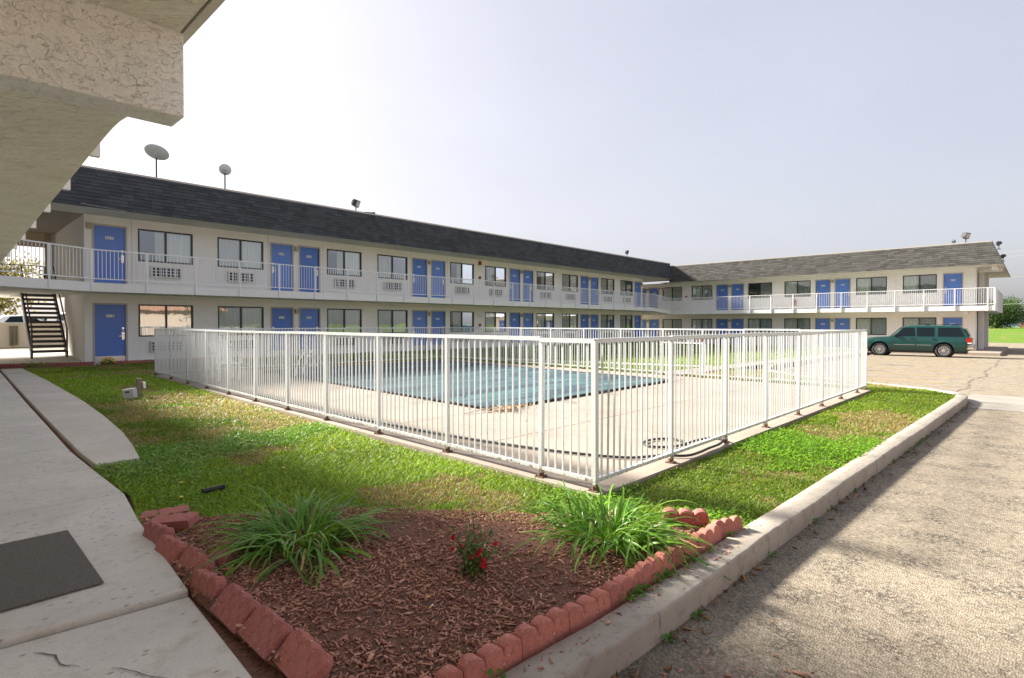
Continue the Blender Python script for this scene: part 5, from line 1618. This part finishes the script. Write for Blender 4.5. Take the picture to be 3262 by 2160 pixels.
    # wheels
    wr = 0.365 if suv else 0.31
    for ax in (0, WB):
        for sgn in (1, -1):
            y0 = sgn * (W - .13)
            mb = MB(); mb.lathe([(wr * .60, -.115), (wr * .9, -.12), (wr * .985, -.095), (wr, -.05), (wr, .05), (wr * .985, .095), (wr * .9, .12), (wr * .60, .115), (wr * .60, -.115)], 28, (ax, y0, wr), 'y')
            wh = mb.build('wheel', MT['tyre'], t, smooth=True)
            mb = MB(); yo = y0 + sgn * .095
            mb.lathe([(0, 0), (wr * .58, 0)], 24, (ax, yo - sgn * .05, wr), 'y', 1)
            mb.lathe([(wr * .52, 0), (wr * .60, 0), (wr * .60, sgn * .02), (wr * .53, sgn * .02)], 24, (ax, yo, wr), 'y')
            mb.lathe([(0, sgn * .025), (wr * .15, sgn * .02), (wr * .18, 0)], 12, (ax, yo, wr), 'y')
            for k in range(10):
                a = 2 * PI * k / 10; c, s_ = math.cos(a), math.sin(a); c2, s2 = math.cos(a + .22), math.sin(a + .22)
                mb.bar((ax + c * wr * .14, yo + sgn * .006, wr + s_ * wr * .14), (ax + c2 * wr * .54, yo + sgn * .006, wr + s2 * wr * .54), 0.035, 0.014, up=(0, 1, 0))
            mb.build('rim', [MT['rim'], MT['black']], wh)
            mb = MB(); mb.box(ax - AR * .98, ax + AR * .98, sgn * .45, sgn * (W - .06), AZ - .05, AZ + AR * .97) if False else mb.lathe([(0, 0), (AR * 1.0, 0), (AR * 1.0, sgn * .38)], 20, (ax, sgn * .46, AZ), 'y')
            mb.build('wheel_well', MT['black'], t)
    mb = MB(); mb.box(-0.95, 3.4, -.72, .72, sill - .12, sill + .05); mb.build('underbody', MT['black'], t)
    # bumpers, lamps
    zb = .43 if suv else .35
    mb = MB(); mb.box(3.40, 3.76, -W * .93, W * .93, zb, zb + .22); mb.build('bumper', MT['bumper'] if suv else paint, t, bevel=.05)
    mb = MB(); mb.box(-1.24, -0.62, -W * .975, W * .975, zb, zb + .14); mb.build('bumper', MT['beltgold'] if suv else paint, t, bevel=.04)
    if suv:
        mb = MB(); mb.box(-1.26, -0.60, -W * .985, W * .985, zb + .141, zb + .23); mb.build('bumper_trim', MT['bumper'], t, bevel=.03)
        mb = MB(); mb.box(3.38, 3.74, -W * .945, W * .945, zb - .02, zb + .10); mb.build('bumper_trim', MT['beltgold'], t, bevel=.04)
    for sgn in (1, -1):
        mb = MB(); mb.box(3.42, 3.655, sgn * .52, sgn * (W * .955), .73 if suv else .56, .90 if suv else .68); mb.build('headlight', MT['headlamp'], t, bevel=.03)
        mb = MB(); mb.box(-1.125, -0.90, sgn * (W * .985), sgn * (W * .72), .80, 1.02 if suv else .92, 0)
        mb.box(-1.127, -0.898, sgn * (W * .987), sgn * (W * .72), .74, .798, 1); mb.build('tail_light', [MT['taillamp'], MT['headlamp']], t)
        mb = MB(); mb.box(2.02, 2.16, sgn * (W + .10), sgn * (W - .06), 1.08, 1.22); mb.build('mirror', MT['black'], t, bevel=.03)
        if detail:
            for hx in (1.36, 0.42):
                mb = MB(); mb.box(hx - .08, hx + .08, sgn * (W - .005), sgn * (W + .018), .945, .985); mb.build('door_handle', MT['black'], t)
            for dx in (2.16, 1.19, 0.32):
                mb = MB(); mb.bar((dx, sgn * (W + .007), .42), (dx, sgn * (W + .009), .80), .008, .006); mb.bar((dx, sgn * (W + .009), .80), (dx, sgn * (W - .018), 1.00), .008, .006); mb.build('door_seam', MT['black'], t)
            for a, b in ((2.15, 1.22), (1.16, .52)):
                mb = MB(); mb.bar((a, sgn * (W + .013), .635), (b, sgn * (W + .013), .635), .012, .03); mb.build('side_moulding', MT['bumper'], t)
    if suv and detail:
        for sgn in (1, -1):
            mb = MB(); mb.tube([(1.2, sgn * .56, 1.70), (1.1, sgn * .56, 1.745), (-.45, sgn * .56, 1.735), (-.55, sgn * .56, 1.68)], .014, 6); mb.build('roof_rail', MT['black'], t)
        for x in (0.75, -.35):
            mb = MB(); mb.bar((x, -.56, 1.745), (x, .56, 1.745), .05, .02); mb.bar((x, -.60, 1.735), (x, -.50, 1.735), .14, .05); mb.bar((x, .50, 1.735), (x, .60, 1.735), .14, .05); mb.build('roof_bar', MT['black'], t)
    t.location = loc; t.rotation_euler = (0, 0, yaw)
    return t
za = asph_z(37.4) 
car('parked_suv', (37.45, 3.47, za), PI / 2 + 0.035, 'dark green four-door sport utility vehicle parked before the far wing', MT['green_paint'])

# ---- roof fittings
def flood(x, y, z, yaw, label, sc=1.0, tilt=0.5):
    t = thing('flood_light', (0, 0, 0), label, 'flood light', 'flood lights on the roofs')
    mb = MB(); mb.box(-.10, .10, -.10, .10, 0, .03); mb.build('base', MT['steel_dark'], t)
    mb = MB(); mb.tube([(0, 0, .03), (0, 0, .22)], .022, 8); mb.tube([(-.17, 0, .36), (-.17, 0, .26), (0, 0, .22), (.17, 0, .26), (.17, 0, .36)], .015, 6); mb.build('yoke', MT['steel_dark'], t)
    mb = MB(); mb.box(-.15, .15, -.11, .09, -.14, .14); mb.box(-.10, .10, .09, .16, -.09, .09)
    h = mb.build('head', MT['steel_dark'], t, bevel=.02); h.location = (0, 0, .40); h.rotation_euler = (tilt, 0, 0)
    mb = MB(); mb.box(-.12, .12, -.116, -.111, -.11, .11); g = mb.build('lens', MT['plastic'], h, local=True)
    t.location = (x, y, z); t.rotation_euler = (0, 0, yaw); t.scale = (sc,) * 3
    return t
flood(13.55, 22.55, 6.42, 0.5, 'black flood light on the long roof between the second dish and the corner', 1.1, 0.35)
flood(36.75, 22.6, 6.44, 0.7, 'black flood light near the far end of the long charcoal roof', 0.95, 0.3)
flood(43.2, 3.05, 6.20, -0.5, 'large black flood light on the top edge of the far roof', 1.25, 0.35)
flood(43.2, 3.62, 6.19, -1.9, 'small flat spot light beside the large flood light on the far roof', 0.55, 1.1)
flood(45.4, 1.62, 5.95, 0.2, 'upper flood light on the sloping end of the far roof', 0.9, 0.9)
flood(50.9, 1.58, 5.66, 0.2, 'lower flood light on the sloping end of the far roof', 0.9, 0.9)
m_ = MB(); m_.tube([(13.9, 22.4, 6.47), (14.3, 22.38, 6.50)], .03, 6); m_.box(14.3, 14.42, 22.32, 22.44, 6.46, 6.54); m_.build('roof_cable', MT['steel_dark'], wing_long)
def dish(x, y, z0, z1, dia, nrm, label):
    t = thing('satellite_dish', (x, y, z0), label, 'satellite dish', 'satellite dishes on the long roof')
    mb = MB(); mb.tube([(x, y, z0), (x, y, z1 - .06)], .03, 8); mb.build('mast', MT['steel_dark'], t)
    q = Vector(nrm).to_track_quat('Z', 'X').to_matrix()
    mb = MB(); prof = [(0.0, 0.0), (dia * .2, dia * .015), (dia * .35, dia * .05), (dia * .5, dia * .105), (dia * .505, dia * .11), (dia * .49, dia * .115), (dia * .35, dia * .062), (0, .012)]
    mb.lathe(prof, 28); mb.v = [tuple(q @ Vector(p) + Vector((x, y, z1))) for p in mb.v]; mb.build('reflector', MT['dish'], t, smooth=True)
    mb = MB(); mb.box(-.05, .05, -.06, .06, -.09, 0.0); mb.v = [tuple(q @ Vector(p) + Vector((x, y, z1))) for p in mb.v]
    mb.bar((x, y, z1 - .14), (x, y, z1 - .03), .07, .07); mb.build('mount', MT['plastic'], t)
    mb = MB(); a = q @ Vector((0, -dia * .48, dia * .1)) + Vector((x, y, z1)); b = q @ Vector((0, -dia * .12, dia * .6)) + Vector((x, y, z1)); mb.tube([a, b], .012, 6); mb.build('feed_arm', MT['plastic'], t)
dish(6.53, 26.0, 6.34, 8.25, 0.88, (0.32, 0.40, 0.95), 'wide grey satellite dish on a mast at the left of the long roof')
dish(9.15, 26.0, 6.34, 8.14, 0.50, (0.45, 0.85, 0.55), 'small grey satellite dish on a mast right of the wide one')

# ---- things in the lawn and on the sidewalk
mb = MB(); mb.box(-0.36, 0.625, 3.48, 4.53, 0.004, 0.014)
o = mb.build('door_mat', MT['mat'], bevel=.004); tag(o, 'dark grey bristle mat lying on the sidewalk at the left edge', 'mat')
mb = MB(); mb.lathe([(0, 0), (.052, 0), (.055, .1), (.051, .35), (.04, .362), (0, .365)], 12, (2.74, 12.15, -0.03)); 
o = mb.build('wooden_post', MT['wood'], smooth=True); tag(o, 'short weathered wooden post in the lawn beside a grey box', 'post')
o.modifiers.new('es', 'EDGE_SPLIT').split_angle = R(40)
bx = thing('utility_box', (2.47, 12.25, -0.03), 'grey plastic utility box leaning by the wooden post in the lawn', 'box')
mb = MB(); mb.box(2.36, 2.58, 12.18, 12.34, -0.03, 0.21); c0 = mb.build('housing', MT['plastic'], bx, bevel=.02); 
mb = MB(); mb.box(2.355, 2.585, 12.10, 12.178, -0.02, 0.215); mb.build('cover', MT['plastic'], bx, bevel=.02)
mb = MB(); mb.box(2.42, 2.50, 12.094, 12.099, 0.13, 0.17); mb.build('nameplate', MT['steel_dark'], bx)
bx.rotation_euler = (0.02, -0.12, -0.55); bx.location = (2.60, 12.05, -0.03); bx.scale = (0.8, 0.8, 0.8)
mb = MB(); mb.box(2.793, 2.835, 12.08, 12.16, 0.14, 0.26); o = mb.build('outlet_cover', MT['plate'], bevel=.008); tag(o, 'small white outlet cover on the right side of the wooden post', 'outlet')
mb = MB(); mb.lathe([(0, -.08), (.022, -.08), (.022, .07), (.026, .075), (.026, .085), (0, .085)], 12, (1.585, 4.80, 0.012), 'x'); o = mb.build('fallen_path_light', MT['black'], smooth=True)
o.modifiers.new('es', 'EDGE_SPLIT').split_angle = R(40); tag(o, 'black cylindrical path light lying in the grass behind the left lily', 'path light')
for k, (x, y, a, lab) in enumerate(((1.63, 2.06, 0.4, 'longer cigarette butt with orange filter lying in the mulch'), (1.665, 2.11, -0.7, 'shorter orange cigarette filter lying beside the longer butt'))):
    t = thing('cigarette_butt', (0, 0, 0), lab, 'cigarette'); mb = MB(); mb.lathe([(0, -.022), (.004, -.022), (.004, .0), (0, .0)], 8, (0, 0, 0), 'x'); mb.build('filter', plain('filter paper', (.75, .42, .12), .8) if k == 0 else bpy.data.materials['filter paper'], t)
    if k == 0: mb = MB(); mb.lathe([(0, .001), (.004, .001), (.004, .016), (0, .016)], 8, (0, 0, 0), 'x'); mb.build('paper', MT['plate'], t)
    t.location = (x, y, bed_z(x, y) + .012); t.rotation_euler = (0, 0, a)
# dandelions
DAN = [(1.42, 5.05), (1.30, 4.62), (2.2, 4.9), (2.05, 9.1), (2.9, 5.3)]
for k, (x, y) in enumerate(DAN):
    t = thing('dandelion', (x, y, -.02), ['yellow dandelion in the grass behind the left lily', 'yellow dandelion nearest the loose red paver', 'yellow dandelion in mid lawn', 'yellow dandelion at the path side of the lawn', 'yellow dandelion near the fence'][k], 'flower', 'dandelions in the lawn')
    mb = MB(); mb.tube([(x, y, -.03), (x + .004, y, .045)], .002, 5); mb.build('stalk', MT['leafy'], t)
    mb = MB(); mb.lathe([(0, .045), (.012, .047), (.015, .055), (0, .06)], 10, (x + .004, y, 0)); mb.build('bloom', MT['yellowpetal'], t)

# ---- litter: dry leaves by the kerb foot and on the pool deck, weeds in the gutter
def kerb_foot():
    i = min(len(kp) - 2, int(len(kp) * random.random() ** 1.3)); p = kp[i]
    return p.x + random.uniform(-.05, .05), p.y - abs(random.gauss(0.02, 0.05))
MT['dryleaf'] = mk_leaf('dry leaf', (0.14, 0.07, 0.03), (0.36, 0.20, 0.09), 0.15, rough=.8)
MT['straw'] = mk_leaf('straw leaf', (0.42, 0.25, 0.12), (0.62, 0.45, 0.27), 0.15, rough=.8)
tag(chips('leaf_litter', 520, kerb_foot, (0.015, 0.05), MT['dryleaf'], lambda x, y: asph_z(x), 0.9), 'dry brown leaves and twigs gathered along the foot of the kerb', 'leaves')
tag(chips('leaf_litter', 420, lambda: (random.gauss(6.25, .22), random.gauss(6.0, .10)), (0.015, 0.045), MT['straw'], lambda x, y: 0.03, 1.2), 'small heap of straw-coloured dry leaves at the near pool cover corner', 'leaves')
tag(chips('soil_crumbs', 260, lambda: (random.gauss(1.75, .35), random.gauss(.8, .25)), (0.008, 0.035), MT['chip'], lambda x, y: asph_z(x), .6), 'dark mulch crumbs scattered on the asphalt below the kerb', 'mulch')
def on_kerb():
    x = random.uniform(1.3, 3.4); return x, 1.40 - 0.04 * (x - 1.5) + random.uniform(-.04, .05)
tag(chips('kerb_crumbs', 90, on_kerb, (0.005, 0.022), MT['chip'], lambda x, y: 0.0, .6), 'mulch crumbs spilt on top of the kerb', 'mulch')
for k, (x, y) in enumerate(((4.7, 0.75), (6.6, 0.6), (12.8, .55))): pass
V = []; F = []; C = []; c = 0
for i in range(46):
    q = kp[int(random.uniform(.05, .62) * len(kp))]; bx_, by_ = q.x, q.y - .012
    if random.random() < .25: bx_, by_ = random.uniform(1.2, 3.2), 0; by_ = 1.462 - .045 * (bx_ - 1.6) 
    top = by_ > q.y + .1
    for j in range(random.randint(5, 16)):
        a = random.uniform(0, 6.28); l = random.uniform(.012, .04); w = l * .33; x, y = bx_ + random.gauss(0, .03), by_ - abs(random.gauss(0, .012)); z = (0.0 if by_ > 1.33 else asph_z(bx_)) + random.uniform(.002, .02)
        d = Vector((math.cos(a), math.sin(a), random.uniform(.1, 1.0))).normalized(); s = Vector((-math.sin(a), math.cos(a), 0))
        p = Vector((x, y, z))
        for qv in (p, p + d * l * .5 + s * w, p + d * l, p + d * l * .5 - s * w): V.append(tuple(qv)); C.append((.06 + .1 * random.random(), .22 + .15 * random.random(), .02))
        F.append((c, c + 1, c + 2, c + 3)); c += 4
tag(np_mesh('gutter_weeds', V, F, MT['blade'], colors=np.array(C)), 'small green weeds sprouting along the kerb edges', 'weeds', kind='stuff')

# ---- trees
def tree(name, x, y, z, h, r, leafmat, n, label, crown_lo=0.25, group=None, seed=1):
    rnd = random.Random(seed)
    t = thing(name, (x, y, z), label, 'tree', group)
    mb = MB(); top = Vector((x + rnd.uniform(-.2, .2), y + rnd.uniform(-.2, .2), z + h * .8))
    mb.tube([(x, y, z - .2), (x + .03, y, z + h * .25), (x, y + .05, z + h * .5), top], [h * .035, h * .028, h * .02, h * .006], 9)
    cl = []
    for i in range(11):
        a = rnd.uniform(0, 6.28); t0 = rnd.uniform(.25, .75); p = Vector((x, y, z + h * t0)); q = p + Vector((math.cos(a) * r * rnd.uniform(.5, .9), math.sin(a) * r * rnd.uniform(.5, .9), h * rnd.uniform(.05, .25)))
        mb.tube([p, p.lerp(q, .5) + Vector((0, 0, .1)), q], [h * .012, h * .008, h * .003], 6); cl.append(q)
    mb.build('trunk', MT['bark'], t, smooth=True)
    cen = Vector((x, y, z + h * (crown_lo + 1) / 2))
    for i in range(34):
        d = Vector((rnd.gauss(0, 1), rnd.gauss(0, 1), rnd.gauss(0, 1))).normalized() * rnd.uniform(.35, 1.0) ** .6
        cl.append(cen + Vector((d.x * r * .85, d.y * r * .85, d.z * h * (1 - crown_lo) / 2 * .9)))
    rg = np.random.default_rng(seed); k = rg.integers(0, len(cl), n); base = np.array([tuple(c) for c in cl])[k]
    P = base + rg.normal(0, 1, (n, 3)) * np.array([r * .20, r * .20, h * .075])
    s = rg.uniform(.5, 1.2, n) * h * .022; u = rg.normal(0, 1, (n, 3)); u /= np.linalg.norm(u, axis=1)[:, None]; v = np.cross(u, rg.normal(0, 1, (n, 3))); v /= np.linalg.norm(v, axis=1)[:, None]
    V = np.stack([P - u * s[:, None], P + v * s[:, None] * .6, P + u * s[:, None], P - v * s[:, None] * .6], 1).reshape(-1, 3) - np.array(wloc(t))
    F = np.arange(n * 4).reshape(-1, 4)
    np_mesh('crown', V, F, leafmat, t)
    return t
tree('broadleaf_tree', 108, 4.0, 0.4, 4.5, 3.4, MT['treeleaf'], 22000, 'dense dark green tree on the grass rise right of the far wing', .02, seed=3)
tree('broadleaf_tree', 112, -1.2, 0.4, 2.2, 2.6, MT['treeleaf'], 3500, 'low dark shrubby tree at the right edge beside the dense tree', .05, seed=5)
tree('broadleaf_tree', 150, 1.2, 0.7, 4.0, 3.4, MT['treeleaf'], 3000, 'distant tree cut by the right edge of the picture', .15, seed=8)
tree('broadleaf_tree', 3.6, 58, 0.5, 6.2, 2.8, MT['treeleaf2'], 4500, 'yellowing autumn tree beyond the beige wall seen through the breezeway', .2, seed=12)
db = thing('distant_building', (165, 3.4, 0.6), 'distant low building with pale blue wall and brick red roof at the right', 'building')
mb = MB(); mb.box(160, 172, 1.2, 5.2, 0.4, 3.0); mb.build('wall', plain('pale blue siding', (.35, .50, .60), .7), db)
mb = MB(); mb.add([(150, -4, 1.2), (150, 2.2, 1.2), (152, 1.7, 2.1), (152, -4, 2.1), (150, -4, .4), (150, 2.2, .4)], [(0, 1, 2, 3), (4, 5, 1, 0)]); mb.build('roof', plain('brick red roof', (.35, .15, .10), .8), db)

# ---- overhead wires at the right
for k, (xa, ya_, za_, zb_) in enumerate(((92, 6.5, 10.0, 10.6), (92, 6.5, 9.5, 10.0), (92, 5.5, 7.2, 7.4), (80, 6.5, 3.42, 3.75))):
    mb = MB(); pts = []
    for i in range(13):
        tt = i / 12; pts.append((xa, ya_ - tt * 22, za_ + (zb_ - za_) * tt * 3.4 - 0.25 * math.sin(tt * PI)))
    mb.tube(pts, 0.016, 5); tag(mb.build('overhead_wire', MT['plastic']), ['topmost overhead wire right of the far roof', 'second overhead wire from the top right of the far roof', 'third overhead wire below the lower flood light', 'lowest overhead wire beside the far walkway railing'][k], 'wire', 'overhead wires at the right')

# ---- beyond the breezeway: beige wall, raised lot, white cars
bw = thing('beige_wall', (1.5, 44, 0), 'low beige wall with vertical ribs seen through the breezeway', 'wall')
mb = MB(); mb.box(-6, 9.5, 44, 44.25, -0.05, 1.36); mb.build('panel', MT['beige'], bw)
mb = MB(); mb.box(-6, 9.5, 43.94, 44.31, 1.361, 1.42); mb.build('coping', MT['beige'], bw)
for x in (3.45, 3.60, 3.75):
    mb = MB(); mb.box(x, x + .07, 43.84, 43.998, 0.1, 1.25); mb.build('rib', MT['wood'], bw)
mb = MB(); mb.box(-10, 12, 44.27, 70, -0.05, 0.50); tag(mb.build('back_terrace', MT['asphalt']), kind='structure')
car('parked_car', (3.3, 48.3, 0.50), 0.25, 'white car behind the beige wall at the far left', MT['white_paint'], suv=False, detail=False)
car('parked_car', (7.6, 50.5, 0.50), -1.2, 'white sport utility vehicle seen through the stair treads', MT['white_paint'], suv=True, detail=False)
lp = thing('lamp_post', (3.05, 46.2, .5), 'dark post standing behind the beige wall at the left edge', 'post')
mb = MB(); mb.tube([(3.05, 46.2, .5), (3.05, 46.2, 3.6)], .09, 10); mb.build('pole', MT['steel_dark'], lp); mb = MB(); mb.box(2.8, 3.3, 45.95, 46.45, .5, 1.3); mb.build('footing', MT['concrete'], lp)
mb = MB(); mb.box(5.2, 6.4, 36.0, 36.5, -0.02, 1.5, 0); mb.box(5.3, 6.3, 35.99, 35.999, .3, 1.0, 1)
tag(mb.build('vending_box', [MT['plate'], MT['red']]), 'white and red cabinet seen through the lower stair treads', 'cabinet')

# ---- across the drive, behind the viewer: only its reflection shows in the ground-floor windows
nb = thing('restaurant', (16, -30, -0.3), 'tan low building with red awning mirrored in the lower windows', 'building')
mb = MB(); mb.box(-4, 26, -38, -30, -0.3, 3.4); mb.build('wall', plain('tan siding', (.62, .50, .38), .8), nb)
mb = MB(); mb.add([(-5, -29.2, 3.0), (27, -29.2, 3.0), (27, -34, 5.6), (-5, -34, 5.6)], [(0, 1, 2, 3)]); mb.build('roof', plain('terracotta roof', (.50, .26, .17), .8), nb)
mb = MB(); mb.box(6, 14, -30.0 + .01, -29.3, 2.3, 2.7); mb.build('awning', MT['red'], nb)
tree('broadleaf_tree', 22, -20, -0.3, 7.0, 2.6, MT['treeleaf'], 3500, 'tree mirrored in the upper windows', .35, seed=21)
